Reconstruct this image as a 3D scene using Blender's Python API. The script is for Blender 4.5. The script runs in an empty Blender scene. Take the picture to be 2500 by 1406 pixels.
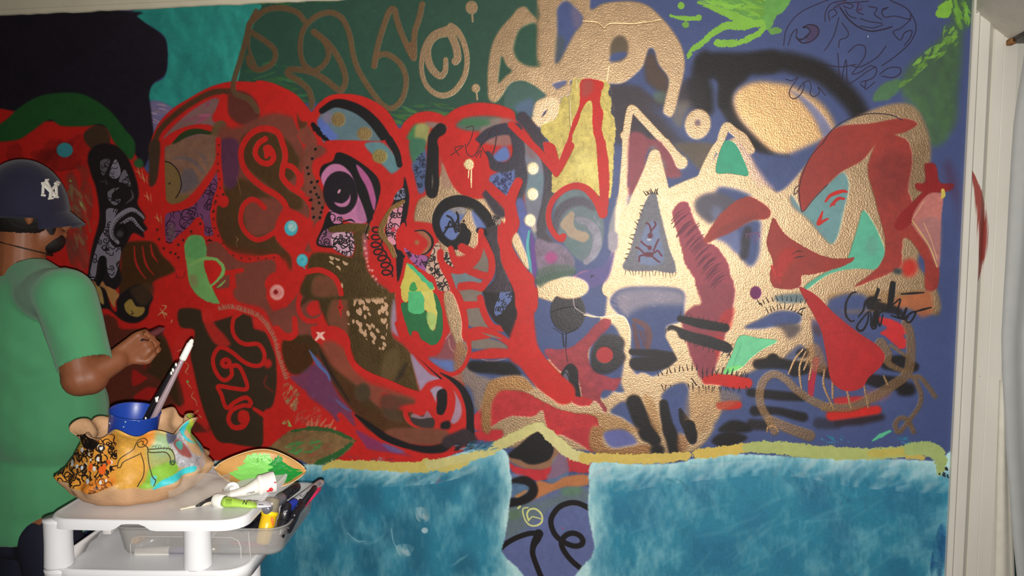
import bpy, bmesh, math, random
import numpy as np
from mathutils import Vector, Matrix
import numpy as np, math
# ---------------------------------------------------------------- camera numbers (also used to read the photograph's points)
FOC=1850.0; YAW=math.radians(-9.8); PITCH=math.radians(-3.85); ROLL=math.radians(0.52)
CAM=np.array([0.0,-2.5,1.5])
_cy,_sy,_cp,_sp=math.cos(YAW),math.sin(YAW),math.cos(PITCH),math.sin(PITCH)
C_F=np.array([_sy*_cp,_cy*_cp,_sp]); _r=np.array([_cy,-_sy,0.0]); _u=np.cross(_r,C_F)
C_R=_r*math.cos(ROLL)+_u*math.sin(ROLL); C_U=np.cross(C_R,C_F)
def ray(x,y): return C_F*FOC+C_R*(x-1250)+C_U*(703-y)
def P(x,y,Y):
    d=ray(x,y); return CAM+d*((Y-CAM[1])/d[1])
def PZ(x,y,Z):
    d=ray(x,y); return CAM+d*((Z-CAM[2])/d[2])
# ---------------------------------------------------------------- camera, light, exposure
SC=bpy.context.scene; COL=SC.collection
cd=bpy.data.cameras.new('camera'); cam=bpy.data.objects.new('camera',cd); COL.objects.link(cam)
cam.matrix_world=Matrix(((C_R[0],C_U[0],-C_F[0],CAM[0]),(C_R[1],C_U[1],-C_F[1],CAM[1]),(C_R[2],C_U[2],-C_F[2],CAM[2]),(0,0,0,1)))
cd.sensor_fit='HORIZONTAL'; cd.sensor_width=36; cd.lens=FOC/2500*36; cd.clip_start=.02; SC.camera=cam
wd=bpy.data.worlds.new('world'); SC.world=wd; wd.use_nodes=True
wd.node_tree.nodes['Background'].inputs[0].default_value=(1,.86,.72,1); wd.node_tree.nodes['Background'].inputs[1].default_value=.035
FL=CAM+C_U*-.022+C_R*.004+C_F*-.004                              # the phone's flash sits just under its lens
fd=bpy.data.lights.new('flash','SPOT'); fl=bpy.data.objects.new('flash',fd); COL.objects.link(fl)
aim=Vector(C_F*1.0+C_R*.10+C_U*.0); fl.location=FL; fl.rotation_euler=aim.to_track_quat('-Z','Y').to_euler()
fd.energy=250; fd.spot_size=math.radians(124); fd.spot_blend=1.0; fd.shadow_soft_size=.006; fd.color=(1,.968,.925)
vs=SC.view_settings; vs.view_transform='Standard'; vs.look='None'; vs.gamma=1; vs.use_curve_mapping=False; vs.exposure=0.0
# ---------------------------------------------------------------- the mural: paint laid on a canvas in wall metres
W_X0,W_X1,W_Z0,W_Z1=-2.60,0.98,0.10,2.38
PPM=800
CW,CH=int((W_X1-W_X0)*PPM),int((W_Z1-W_Z0)*PPM)
rng=np.random.default_rng(7)
RGB=np.zeros((CH,CW,3),np.float32); MAT=np.zeros((CH,CW,3),np.float32)   # MAT: metal, rough, height
def vnoise(fx,fy,seed):
    r=np.random.default_rng(seed); h,w=int(CH/fy)+3,int(CW/fx)+3
    g=r.random((h,w),dtype=np.float32)
    ys=np.arange(CH,dtype=np.float32)/fy; xs=np.arange(CW,dtype=np.float32)/fx
    yi=ys.astype(int); xi=xs.astype(int); ty=(ys-yi)[:,None]; tx=(xs-xi)[None]
    ty=ty*ty*(3-2*ty); tx=tx*tx*(3-2*tx)
    a=g[yi]*(1-ty)+g[yi+1]*ty
    return a[:,xi]*(1-tx)+a[:,xi+1]*tx
N_BIG=(vnoise(90,90,1)*.5+vnoise(40,40,2)*.3+vnoise(17,17,3)*.2)-.5
N_MID=(vnoise(14,14,4)*.5+vnoise(6,6,5)*.5)-.5
N_FINE=(vnoise(3,3,6)*.6+vnoise(1.6,1.6,8)*.4)-.5
T_=[0,0,.25]
def T(x,y,s=.25): T_[:]=[x,y,s]
def to_canvas(p):
    p=np.asarray(p,np.float64)
    d=C_F[None]*FOC+C_R[None]*(p[:,:1]-1250)+C_U[None]*(703-p[:,1:2])
    k=-CAM[1]/d[:,1]
    X=CAM[0]+d[:,0]*k; Z=CAM[2]+d[:,2]*k
    return np.stack([(X-W_X0)*PPM,(W_Z1-Z)*PPM],1)
KP=2.5/1850*PPM
def pts(s):
    v=np.array([float(t) for t in s.replace(',',' ').split()]).reshape(-1,2)
    return to_canvas(v*T_[2]+np.array(T_[:2])[None])
def smooth(p,closed=False,n=7):
    if len(p)<3: 
        t=np.linspace(0,1,8)[:,None]; return p[:1]*(1-t)+p[-1:]*t
    q=np.vstack([p[-1:],p,p[:2]]) if closed else np.vstack([2*p[0]-p[1],p,2*p[-1]-p[-2]])
    m=len(p) if closed else len(p)-1
    t=np.linspace(0,1,n,endpoint=False)[:,None]; o=[]
    for i in range(m):
        a,b,c,d=q[i],q[i+1],q[i+2],q[i+3]
        o.append(.5*((2*b)+(c-a)*t+(2*a-5*b+4*c-d)*t*t+(3*b-a-3*c+d)*t**3))
    if not closed:o.append(p[-1:])
    return np.vstack(o)
def lin(c):
    c=np.asarray(c,np.float32)/255; return c
CLIP=[None]
MATS={'p':(0,.5,.0),'s':(0,.34,.1),'g':(.72,.385,.2),'t':(.0,.5,.5),'m':(0,.6,0),'y':(.2,.45,.3),'gl':(.04,.40,.25)}
def put(x0,y0,m,col,mat,a,var=.05,hz=0):
    if m.size==0: return
    h,w=m.shape; s=(slice(y0,y0+h),slice(x0,x0+w))
    m=m*a
    if CLIP[0] is not None: m=m*CLIP[0][s]
    col=lin(col)
    v=1+var*2*(N_MID[s]*.8+N_BIG[s])[...,None]
    RGB[s]+= (col[None,None]*v-RGB[s])*m[...,None]
    M=MATS[mat]
    for i in range(2): MAT[s][...,i]+=(M[i]-MAT[s][...,i])*m
    MAT[s][...,2]+=(M[2]+hz-MAT[s][...,2])*m
def box(p,r):
    x0=max(0,int(p[:,0].min()-r)); x1=min(CW,int(p[:,0].max()+r)+2)
    y0=max(0,int(p[:,1].min()-r)); y1=min(CH,int(p[:,1].max()+r)+2)
    return x0,y0,max(x0,x1),max(y0,y1)
def dist_poly(p,w,x0,y0,x1,y1,reach):
    D=np.full((y1-y0,x1-x0),1e6,np.float32)          # distance minus half width
    for i in range(len(p)-1):
        a,b=p[i],p[i+1]; ra,rb=w[i],w[i+1]; r=max(ra,rb)+reach
        u0=max(x0,int(min(a[0],b[0])-r)); u1=min(x1,int(max(a[0],b[0])+r)+2)
        v0=max(y0,int(min(a[1],b[1])-r)); v1=min(y1,int(max(a[1],b[1])+r)+2)
        if u1<=u0 or v1<=v0: continue
        X=np.arange(u0,u1,dtype=np.float32)[None]-a[0]; Y=np.arange(v0,v1,dtype=np.float32)[:,None]-a[1]
        dx,dy=b-a; L=dx*dx+dy*dy+1e-6
        t=np.clip((X*dx+Y*dy)/L,0,1)
        d=np.sqrt((X-t*dx)**2+(Y-t*dy)**2)-(ra+(rb-ra)*t)
        S=D[v0-y0:v1-y0,u0-x0:u1-x0]; np.minimum(S,d,out=S)
    return D
def S(col,w,s,soft=2.5,a=1,mat='p',jag=0,closed=False,raw=False,var=.05,sm=True):
    """stroke; w in tile units, one number or a list along the path"""
    p=pts(s) if not raw else s
    ws=np.atleast_1d(np.array(w,np.float64))*T_[2]*KP*.5 if not raw else np.atleast_1d(np.array(w,np.float64))*.5
    if sm: p=smooth(p,closed)
    wl=np.interp(np.linspace(0,1,len(p)),np.linspace(0,1,len(ws)),ws) if len(ws)>1 else np.full(len(p),ws[0])
    sf=max(soft*KP*.5,.7); reach=sf*1.3+abs(jag)+2
    x0,y0,x1,y1=box(p,wl.max()+reach)
    if x1<=x0 or y1<=y0: return
    D=dist_poly(p,wl,x0,y0,x1,y1,reach)
    if jag: D=D+jag*3*(N_MID[y0:y1,x0:x1]+.7*N_FINE[y0:y1,x0:x1])
    m=np.clip(.5-D/(2*sf),0,1); m=m*m*(3-2*m)
    put(x0,y0,m,col,mat,a,var)
def fillmask(p,x0,y0,x1,y1):
    h,w=y1-y0,x1-x0
    acc=np.zeros((h,w),np.float32)
    for sub in (.25,.75):
        ys=np.arange(h)+y0+sub
        cr=np.zeros((h,w+1),np.int8)
        q=np.roll(p,-1,0)
        for (ax,ay),(bx,by) in zip(p,q):
            if ay==by: continue
            lo,hi=min(ay,by),max(ay,by)
            i0=max(0,int(math.ceil(lo-y0-sub))); i1=min(h,int(math.ceil(hi-y0-sub)))
            if i1<=i0: continue
            rows=np.arange(i0,i1); xx=ax+(rows+y0+sub-ay)*(bx-ax)/(by-ay)-x0
            ci=np.clip(np.round(xx),0,w).astype(int)
            cr[rows,ci]^=1
        acc+=(np.cumsum(cr,1)[:,:w]&1)*.5
    return acc
def blur(m,r):
    r=int(round(r))
    if r<1: return m
    for ax in (0,1):
        for _ in range(2):
            pad=[(0,0),(0,0)]; pad[ax]=(r+1,r)
            c=np.cumsum(np.pad(m,pad,mode='edge'),ax,dtype=np.float64)
            n=m.shape[ax]
            m=((np.take(c,np.arange(2*r+1,2*r+1+n),ax)-np.take(c,np.arange(0,n),ax))/(2*r+1)).astype(np.float32)
    return m
def F(col,s,soft=2,a=1,mat='p',jag=0,sm=True,var=.06,hz=0):
    """filled shape"""
    p=pts(s)
    if sm: p=smooth(p,True,5)
    sf=max(soft*KP*.5,.5); R=sf*3+abs(jag)*2+3
    x0,y0,x1,y1=box(p,R)
    if x1<=x0 or y1<=y0: return
    m=fillmask(p,x0,y0,x1,y1)
    if jag:
        m=blur(m,max(1,abs(jag)*.8)); m=m+(N_MID[y0:y1,x0:x1]*.7+N_FINE[y0:y1,x0:x1]*.9)*1.1*np.clip(4*m*(1-m),0,1)
        m=np.clip((m-.5)*2.6+.5,0,1)
        if soft>2: m=blur(m,sf*.5)
    else: m=blur(m,sf*.6)
    put(x0,y0,m,col,mat,a,var,hz)
def E(col,x,y,rx,ry=None,rot=0,**k):
    ry=ry or rx; t=np.linspace(0,2*np.pi,16,endpoint=False); c,s_=math.cos(rot),math.sin(rot)
    xs=x+rx*np.cos(t)*c-ry*np.sin(t)*s_; ys=y+rx*np.cos(t)*s_+ry*np.sin(t)*c
    F(col,' '.join('%.1f,%.1f'%q for q in zip(xs,ys)),**k)
def clip(s,soft=1):
    if s is None: CLIP[0]=None; return
    p=smooth(pts(s),True,5); m=np.zeros((CH,CW),np.float32); x0,y0,x1,y1=box(p,4)
    m[y0:y1,x0:x1]=fillmask(p,x0,y0,x1,y1); CLIP[0]=m
def doodle(s,bg,line,n,size,w,seed=1,mat='p',a=1):
    """small pen ornaments filling a shape: arcs, curls, rings, ticks"""
    r=np.random.default_rng(seed); F(bg,s,1.5,mat=mat,a=a)
    v=np.array([float(t) for t in s.replace(',',' ').split()]).reshape(-1,2)
    clip(s); lo,hi=v.min(0),v.max(0)
    for i in range(n):
        c=lo+(hi-lo)*r.random(2); k=r.integers(0,4); sz=size*(.6+.8*r.random()); t0=r.random()*6.28
        if k==0: t=np.linspace(t0,t0+4.5,7); q=c+np.stack([np.cos(t),np.sin(t)],1)*sz
        elif k==1: t=np.linspace(0,8.5,11); q=c+np.stack([np.cos(t+t0),np.sin(t+t0)],1)*(sz*(1-t/10))[:,None]
        elif k==2: t=np.linspace(-1,1,6); q=c+np.stack([t*sz*1.6*math.cos(t0)-np.sin(3*t)*sz*.5*math.sin(t0),t*sz*1.6*math.sin(t0)+np.sin(3*t)*sz*.5*math.cos(t0)],1)
        else: q=c+np.array([[0,0],[sz*math.cos(t0),sz*math.sin(t0)],[1.6*sz*math.cos(t0+.7),1.6*sz*math.sin(t0+.7)]])
        S(line,w,' '.join('%.1f,%.1f'%tuple(z) for z in q),1.2,mat=mat)
    CLIP[0]=None
def dots(col,n,s,r0,r1,seed,rot=(0,0),soft=1.5,asp=1.5,a=1):
    r=np.random.default_rng(seed); v=np.array([float(t) for t in s.replace(',',' ').split()]).reshape(-1,2)
    clip(s); lo,hi=v.min(0),v.max(0)
    for i in range(n):
        c=lo+(hi-lo)*r.random(2); k=r0+(r1-r0)*r.random()
        E(col,c[0],c[1],k,k*asp,rot[0]+(rot[1]-rot[0])*r.random(),soft=soft,a=a)
    CLIP[0]=None
def pathdots(col,s,n,r,soft=1.5,j=0,seed=3):
    v=np.array([float(t) for t in s.replace(',',' ').split()]).reshape(-1,2); q=smooth(v,False,12); g=np.random.default_rng(seed)
    d=np.r_[0,np.cumsum(np.linalg.norm(np.diff(q,axis=0),axis=1))]
    for t in np.linspace(0,d[-1],n):
        x=np.interp(t,d,q[:,0])+g.normal()*j; y=np.interp(t,d,q[:,1])+g.normal()*j
        E(col,x,y,r,r*(1+.2*g.random()),g.random(),soft=soft)
def hairs(col,s,n,L,w,ang=90,seed=5,j=18,a=1):
    """short bristles standing along a path"""
    v=np.array([float(t) for t in s.replace(',',' ').split()]).reshape(-1,2); q=smooth(v,False,12); g=np.random.default_rng(seed)
    d=np.r_[0,np.cumsum(np.linalg.norm(np.diff(q,axis=0),axis=1))]
    for t in np.linspace(0,d[-1],n):
        x=np.interp(t,d,q[:,0]); y=np.interp(t,d,q[:,1]); e=min(t+2,d[-1]); b=e-4
        th=math.atan2(np.interp(e,d,q[:,1])-np.interp(b,d,q[:,1]),np.interp(e,d,q[:,0])-np.interp(b,d,q[:,0]))+math.radians(ang+g.normal()*j)
        l=L*(.7+.6*g.random())
        S(col,[w,w*.4],'%.1f,%.1f %.1f,%.1f'%(x,y,x+l*math.cos(th),y+l*math.sin(th)),1.2,a=a)
def coil(col,s,w,r,n,soft=1.5,mat='p'):
    v=np.array([float(t) for t in s.replace(',',' ').split()]).reshape(-1,2); q=smooth(v,False,12)
    d=np.r_[0,np.cumsum(np.linalg.norm(np.diff(q,axis=0),axis=1))]; t=np.linspace(0,1,n*9)
    x=np.interp(t*d[-1],d,q[:,0])+r*np.cos(t*n*6.283); y=np.interp(t*d[-1],d,q[:,1])+r*.8*np.sin(t*n*6.283)
    S(col,w,' '.join('%.1f,%.1f'%z for z in zip(x,y)),soft,mat=mat)
def brush(col,s,n,L,w,ang,seed,jit=14,a=.8,soft=2,var=.1,mat='p'):
    """bristly brush marks scattered in a shape"""
    r=np.random.default_rng(seed); v=np.array([float(t) for t in s.replace(',',' ').split()]).reshape(-1,2)
    clip(s); lo,hi=v.min(0),v.max(0); cc=np.array(col,float)
    for i in range(n):
        c=lo+(hi-lo)*r.random(2); th=math.radians(ang+r.normal()*jit); l=L*(.5+r.random())
        S(np.clip(cc*(1+var*r.normal()),0,255),[w*.4,w*(.6+.7*r.random()),w*.3],'%.1f,%.1f %.1f,%.1f %.1f,%.1f'%(c[0]-l*math.cos(th),c[1]-l*math.sin(th),c[0]+r.normal()*w*.3,c[1]+r.normal()*w*.3,c[0]+l*math.cos(th),c[1]+l*math.sin(th)),soft,a=a,jag=1.5,mat=mat)
    CLIP[0]=None
_wall_map=to_canvas
def new_canvas(w,h,sc,x0,y0):
    """a fresh small canvas, painted in the same way, in the object's own plane"""
    global CW,CH,RGB,MAT,N_BIG,N_MID,N_FINE,KP,to_canvas
    CW,CH=w,h; RGB=np.zeros((h,w,3),np.float32); MAT=np.zeros((h,w,3),np.float32); KP=sc
    N_BIG=(vnoise(90,90,1)*.5+vnoise(40,40,2)*.3+vnoise(17,17,3)*.2)-.5; N_MID=(vnoise(14,14,4)*.5+vnoise(6,6,5)*.5)-.5; N_FINE=(vnoise(3,3,6)*.6+vnoise(1.6,1.6,8)*.4)-.5
    to_canvas=lambda p:(np.asarray(p,np.float64)-np.array([[x0,y0]]))*sc
R=(192,33,27);RD=(168,34,36);RB=(150,52,44);RC=(140,26,28);K=(22,18,21);KB=(34,29,34);G=(174,146,114);GO=(142,112,82);BR=(104,80,52);BD=(66,48,34);MR=(122,62,50)
BL=(66,79,124);DG=(42,76,62);GR=(60,104,60);TE=(44,146,136);LI=(124,178,64);MT=(84,180,138);PK=(192,118,160);PU=(120,66,112);GY=(120,116,122);TN=(182,148,120);YE=(186,168,92);WH=(225,215,205)
RGB[:]=lin(BL)*(1+.10*N_BIG[...,None]+.04*N_MID[...,None]); MAT[...,1]=.46
# ---- top left: black, teal, greens
T(0,0,1)
F(DG,"615,6 700,-20 1330,-20 1350,60 1305,130 1335,215 1262,292 1180,272 1100,305 1000,310 900,275 800,255 700,245 640,218 560,218 580,120",12)
brush((52,96,56),"620,150 720,170 760,250 640,215 600,200",26,26,10,0,3,a=.6); brush((66,110,58),"940,270 1080,250 1120,300 960,320",30,22,8,10,4,a=.6); brush((60,120,66),"600,8 840,-4 840,4 620,16",20,26,4,-4,5)
F(TE,"330,24 622,8 606,50 592,115 575,215 520,215 430,262 368,246 364,225 374,205 400,190 409,150 405,95 380,70",2.5)
brush((52,160,148),"340,34 618,16 590,120 570,210 430,255 372,230 410,180 405,95",60,44,30,70,6,a=.22,soft=16); brush((36,120,116),"340,34 618,16 590,120 570,210 430,255 372,230 410,180 405,95",40,40,26,75,7,a=.22,soft=14)
F((116,108,146),"366,248 428,268 404,300 366,350",5); brush((170,140,160),"370,252 428,268 404,300 370,330",10,20,5,20,8,a=.6)
F((30,25,36),"-60,30 316,28 334,40 360,60 390,80 406,102 409,150 402,183 374,204 364,232 370,280 372,350 330,420 200,330 -60,340",6,var=.12)
# ---- left face ground
F(R,"-60,338 120,296 230,305 300,335 345,400 366,420 370,345 400,300 480,240 560,207 620,202 700,225 760,278 800,247 860,232 930,260 985,320 1040,275 1090,288 1150,255 1200,258 1280,310 1330,380 1300,500 1240,560 1180,640 1150,740 1120,860 1140,980 1130,1100 900,1130 700,1120 520,1130 400,1100 200,1100 -60,1100",5)
brush((120,24,20),"20,350 220,330 230,400 60,420",16,40,40,-20,9,a=.4,soft=12); brush(MR,"150,440 220,420 220,640 170,640",18,34,34,80,10,a=.5,soft=12)
F((34,84,40),"-40,330 15,292 50,260 105,232 180,226 225,240 270,272 305,315 330,350 320,390 282,352 252,305 212,308 150,307 120,292 75,322 38,342 -40,345",6)
F(BD,"205,325 235,305 262,318 268,350 240,370 212,352",6); 
E((60,140,150),158,366,20,18,soft=2)
brush((124,120,84),"165,455 215,480 235,520 225,560 190,620 180,600",30,16,11,70,11,a=.5,soft=5); brush((130,220,110),"166,430 178,434 176,444 168,440",3,8,5,40,12); brush((150,170,90),"195,480 212,490 205,505 180,620 186,640 196,620",5,12,4,70,13,a=.7)
T(0,0)
# red band over the head and brown band inside
S(R,60,"1480,1430 1560,1230 1700,1080 1900,960 2100,860 2280,820 2500,830",4)
F((128,92,90),"1500,1404 1560,1300 1720,1140 1900,1010 2080,950 2160,1000 2080,1120 2090,1180 2190,1200 2120,1404 1800,1500 1500,1500",8); brush((150,70,100),"1780,1100 2050,980 2060,1130 1850,1220",16,60,36,-30,15,a=.6)
S(R,120,"1500,1460 1560,1300 1720,1130 1900,990 2100,890 2260,880",6); S((78,52,32),62,"1490,1440 1560,1270 1720,1110 1900,985 2080,900 2250,890",8)
S(R,44,"2180,930 2130,1060 2100,1140 2110,1170 2200,1100 2240,1160 2240,1240 2190,1320 2150,1410",3,jag=1)
F((96,46,38),"2240,900 2400,900 2520,1020 2520,1200 2380,1220 2290,1180 2230,1100",10)
S(R,96,"1560,1440 1700,1330 1850,1270 1990,1255 2110,1290",4); S((44,58,28),[50,70,36],"1700,1404 1790,1320 1920,1280 2060,1300",4)
S(K,[4,10,4],"1800,1372 1900,1362 1970,1352",1.5)
F(BR,"2090,1210 2180,1180 2210,1240 2160,1330 2120,1404 2060,1404 2060,1320",6)
# gold handstyle on the green
A=dict(mat='g',soft=4,a=.92)
S(GO,58,"2500,110 2430,260 2390,420 2340,600 2290,760 2275,860 2310,920 2430,970 2510,1080",**A); S(GO,32,"2430,350 2430,480 2500,650",**A)
T(625,0)
S(GO,58,"470,200 400,120 250,75 100,95 0,170 -70,240 -60,300 60,380 170,470 185,560 130,640 20,680 -60,630 -80,560",**A)
S(GO,58,"560,310 650,380 700,480 700,560 650,640 560,690 480,640 440,560 430,440 450,320 500,230 600,150 720,120 820,160 880,250 920,370 940,500 980,640 1040,760 1120,880 1220,1010 1310,1055 1400,1000 1450,890 1462,760 1420,640 1340,560 1250,525 1170,560 1155,640",**A)
S(GO,64,"560,310 700,420 800,560 860,700 870,800 830,880 780,860 680,780 560,710 440,680 330,680 310,720 400,780 500,860 540,960 540,1040",**A)
S(GO,62,"1150,640 1180,480 1220,330 1270,180 1310,95 1350,95 1370,180 1410,300 1460,420 1510,520 1540,560 1540,420 1550,300 1590,180 1620,40",**A)
F(GO,"1450,430 1560,420 1560,560 1540,590 1490,540",3,mat='g')
S(G,[50,60,76,80,90],"1850,580 1850,640 1840,700 1800,740 1740,700 1690,620 1670,500 1700,400 1780,330 1900,310",mat='g',soft=3)
S(G,[80,60,54,60,60,52,50,60,80],"1900,260 1960,300 2020,400 2056,540 2050,680 2010,790 1930,890 1830,930 1740,905 1660,830 1620,720 1615,600 1650,450 1730,340 1860,290",mat='g',soft=3)
S(G,80,"1900,330 1950,450 1965,560 1945,595",mat='g',soft=3)
E(G,2105,72,60,66,mat='g',soft=3);S(G,20,"2108,130 2113,205",mat='g');E(G,2145,860,42,44,mat='g');S(G,18,"2150,900 2158,968",mat='g')
# ---- blue top right, black smoke behind the gold
T(1250,0)
F((62,54,62),"930,830 1150,790 1290,650 1310,500 1360,480 1420,620 1530,760 1490,1060 1340,1010 1500,1180 1700,1400 1900,1404 1500,1420 1060,1404 1000,1404 960,1150 930,900",30)
F((80,62,56),"1300,560 1390,540 1430,660 1520,760 1500,920 1400,860 1320,760",16); F(BL,"1120,800 1270,650 1310,800 1440,900 1470,940 1400,960 1250,850",14); F((90,110,90),"1390,900 1500,900 1480,1010 1400,980",12,a=.7)
F((62,54,62),"1660,780 1800,900 1900,1050 1700,1050 1600,1000",30); F((120,110,100),"1600,1000 1740,1000 1700,1100 1650,1250 1560,1150",20,a=.8)
S(K,[120,170,150,150,120],"1880,560 1850,680 1850,800 1880,920 1900,1060",24); F(KB,"1700,800 1850,760 1900,1060 1780,1040",20,a=.9)
S(K,[90,170,200,210],"1840,590 2000,600 2250,620 2520,600",20)
S(KB,[150,130,110,100],"2100,760 2080,950 2110,1060 2220,1240 2380,1370 2500,1450",14); F(K,"1900,560 2300,600 2300,760 2140,900 2120,1050 2020,1040 2040,850 1960,760 1900,760",14)
T(1875,0); S(K,[170,180,180,170,160,150],"-60,615 150,600 300,630 500,700 690,850 830,1000 900,1120",26); S(K,[80,100],"250,650 500,700",30,a=.6)
T(1750,351); S(K,[110,115,110,100],"300,-20 450,60 560,105 650,112",10)
T(1250,351); F((206,164,116),"2160,-450 2250,-560 2400,-610 2560,-600 2760,-560 3040,-380 3160,-130 3000,-30 2800,60 2660,110 2520,60 2330,-120 2200,-280",18,mat='g'); F((104,116,168),"2700,-540 2900,-420 3080,-220 3160,-40 3060,-40 2960,-240 2820,-420",12,a=.8)
# gold mass with the letters
T(1250,0)
F(G,"280,-60 720,-60 770,90 900,30 1150,10 1320,50 1450,160 1570,300 1660,460 1690,620 1670,760 1640,880 1600,1050 1555,1140 1500,1120 1475,1080 1500,950 1530,770 1430,620 1390,490 1340,470 1305,560 1280,640 1220,710 1100,800 960,815 600,780 580,850 560,930 480,960 470,1050 430,1150 350,1220 260,1240 190,1200 190,1100 230,990 320,940 280,890 200,830 100,790 0,810 -60,880 -110,950 -170,1000 -230,960 -240,820 -235,650 -200,450 -130,300 0,150 60,80 130,65 180,120 240,185 240,225 270,150",5,mat='g')
F((226,190,150),"230,990 320,945 430,960 470,1050 420,1150 340,1215 260,1235 195,1190 200,1090",6,mat='g',a=.6)
F((40,78,62),"18,450 60,310 130,250 240,232 245,400 245,560 275,640 150,640 60,585 25,520",8); F((40,78,62),"-135,800 -112,600 -100,545 -55,640 -5,690 -60,740 -110,790",6)
F(BL,"445,80 520,8 600,60 695,190 600,340 480,560 425,610 445,450 440,200",10); F((70,80,80),"440,350 520,400 480,560 425,605",12,a=.7); F((120,100,120),"590,60 690,180 620,280 590,180",14,a=.6)
F((150,120,90),"240,20 270,20 265,500 300,620 420,600 260,640 240,560",8,a=.55,mat='g')
E((96,82,66),1045,470,88,128,.15,soft=8); F(BL,"955,570 990,520 1120,510 1090,570 1000,600 960,598",8)
F((96,100,140),"395,820 520,785 525,820 440,870 420,850",6); S((90,86,110),[4,26,6],"285,1140 315,1100 335,1070",4)
S((230,200,150),9,"690,200 830,215 900,265 960,225 1200,225 1280,205 1330,215 1450,185",1.5,mat='g'); S((150,110,70),7,"690,208 830,224 900,275 960,234 1200,234 1450,196",1.5); S((230,200,150),10,"945,640 925,780",2,mat='g')
F((64,94,86),"-60,880 0,812 100,797 200,835 285,892 330,938 235,985 195,1080 180,1150 0,1070 -80,1040",10); F((84,100,140),"20,1040 200,960 185,1140 90,1110",14,a=.7)
# lime brushwork
F((96,150,66),"1850,-30 2520,-30 2500,240 2380,200 2200,130 2000,50",3,jag=2); brush(LI,"1810,10 2520,-30 2520,260 2300,220 2100,150",40,120,30,18,21,a=.75); S(LI,[10,50,70,60],"1820,24 1960,70 2150,150 2400,230",2,jag=2)
S(LI,[60,80,70,60,50,24],"2480,215 2250,245 2080,255 1960,320 1850,420 1760,480 1715,560",2,jag=2.2); S(LI,[50,60,50,70,70],"2480,265 2380,340 2250,400 2150,425 2010,415",2,jag=2.2)
E(LI,1652,55,34,36,soft=1.5,jag=1);S(LI,[24,40,44,50],"1550,150 1650,175 1750,180 1820,170",2,jag=1.6);F((110,160,66),"1665,222 1722,218 1718,270 1675,268",2,jag=1)
T(1875,0)
F((100,158,74),"-20,-20 210,-20 160,100 70,170 40,250 -20,275",2,jag=2); F((100,150,70),"0,292 84,265 140,302 40,342",2,jag=1)
F((68,100,62),"1700,-20 1985,-20 1990,150 1960,270 1905,300 1890,600 1850,900 1840,1180 1700,1400 1570,1400 1480,1100 1290,870 1380,640 1560,490 1700,360 1720,260 1830,210 1760,160",22,a=.86); brush((84,130,66),"1290,860 1900,300 1880,700 1830,1180 1700,1390 1500,1150",60,60,60,100,22,a=.16,soft=14); brush((60,80,70),"1500,560 1880,420 1840,1180 1700,1390 1500,1150",30,60,60,80,29,a=.2,soft=14)
F((76,118,70),"1020,950 1120,820 1290,770 1290,860 1180,965 1060,990",8,jag=2,a=.85); brush(LI,"1290,860 1300,760 1540,500 1690,400 1720,260 1800,240 1860,420 1560,640 1400,780",60,60,40,-48,23,a=.6); F(LI,"1680,40 1800,10 1770,160 1640,155",2,jag=2); brush((110,164,62),"1800,0 1980,0 1990,140 1950,270 1880,300 1800,120",26,60,30,80,24,a=.6)
# marker sketch
M=(34,22,44)
for q in ("150,440 180,280 300,130 500,30 640,-20","1190,0 1350,80 1430,200 1440,300 1380,420 1250,540 1110,640","555,205 560,120 620,30 760,0","690,170 650,320 600,420 550,490","720,220 780,310 770,360 700,390 690,460","780,510 860,440 940,450 945,540 880,640 820,720 900,700 1000,640 1060,680 1020,760 900,800","680,520 705,800 760,580 775,800 850,780 960,700 1050,650","1090,720 1180,660 1280,660 1290,710 1220,755 1110,740","900,820 940,850 955,790 950,870 1040,800","170,770 230,785 290,755 220,860 210,930 260,960 330,900 350,800 290,880","350,800 400,790 420,850 410,910 450,940 500,900 490,850 560,930","195,440 230,330 280,285 275,360 320,390 390,330","1110,90 1170,70 1110,110 1140,165 1240,155 1380,185 1390,140","1390,190 1300,270 1220,310 1290,390 1330,320 1400,295 1390,360 1330,440","900,180 1000,210 1110,225","900,250 1020,270 1120,240","1150,450 1060,560 900,650 820,640","510,620 700,650 860,625","600,200 590,120 640,90 670,130 620,170","740,60 800,80 830,50 770,30","880,30 870,110 930,140","980,60 1060,80 1040,140 1110,190","750,90 790,150 860,180","640,80 720,30 860,20 980,10"):
    S(M,8,q,1.3,a=.9)
for q in ("700,70 780,180 880,260 1000,302 1120,285 1205,260","340,262 410,238 480,262 490,330 420,400 330,415 275,360 300,382 365,368 408,310 385,268 345,268"): S(M,11,q,1.3)
F((70,34,60),"400,245 480,265 488,330 420,395 360,400 410,330",2,a=.5); brush((70,30,60),"650,20 1000,0 1050,100 700,110",14,30,6,20,25,a=.7)
E((220,220,225),977,355,5,7,soft=1)
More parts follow.
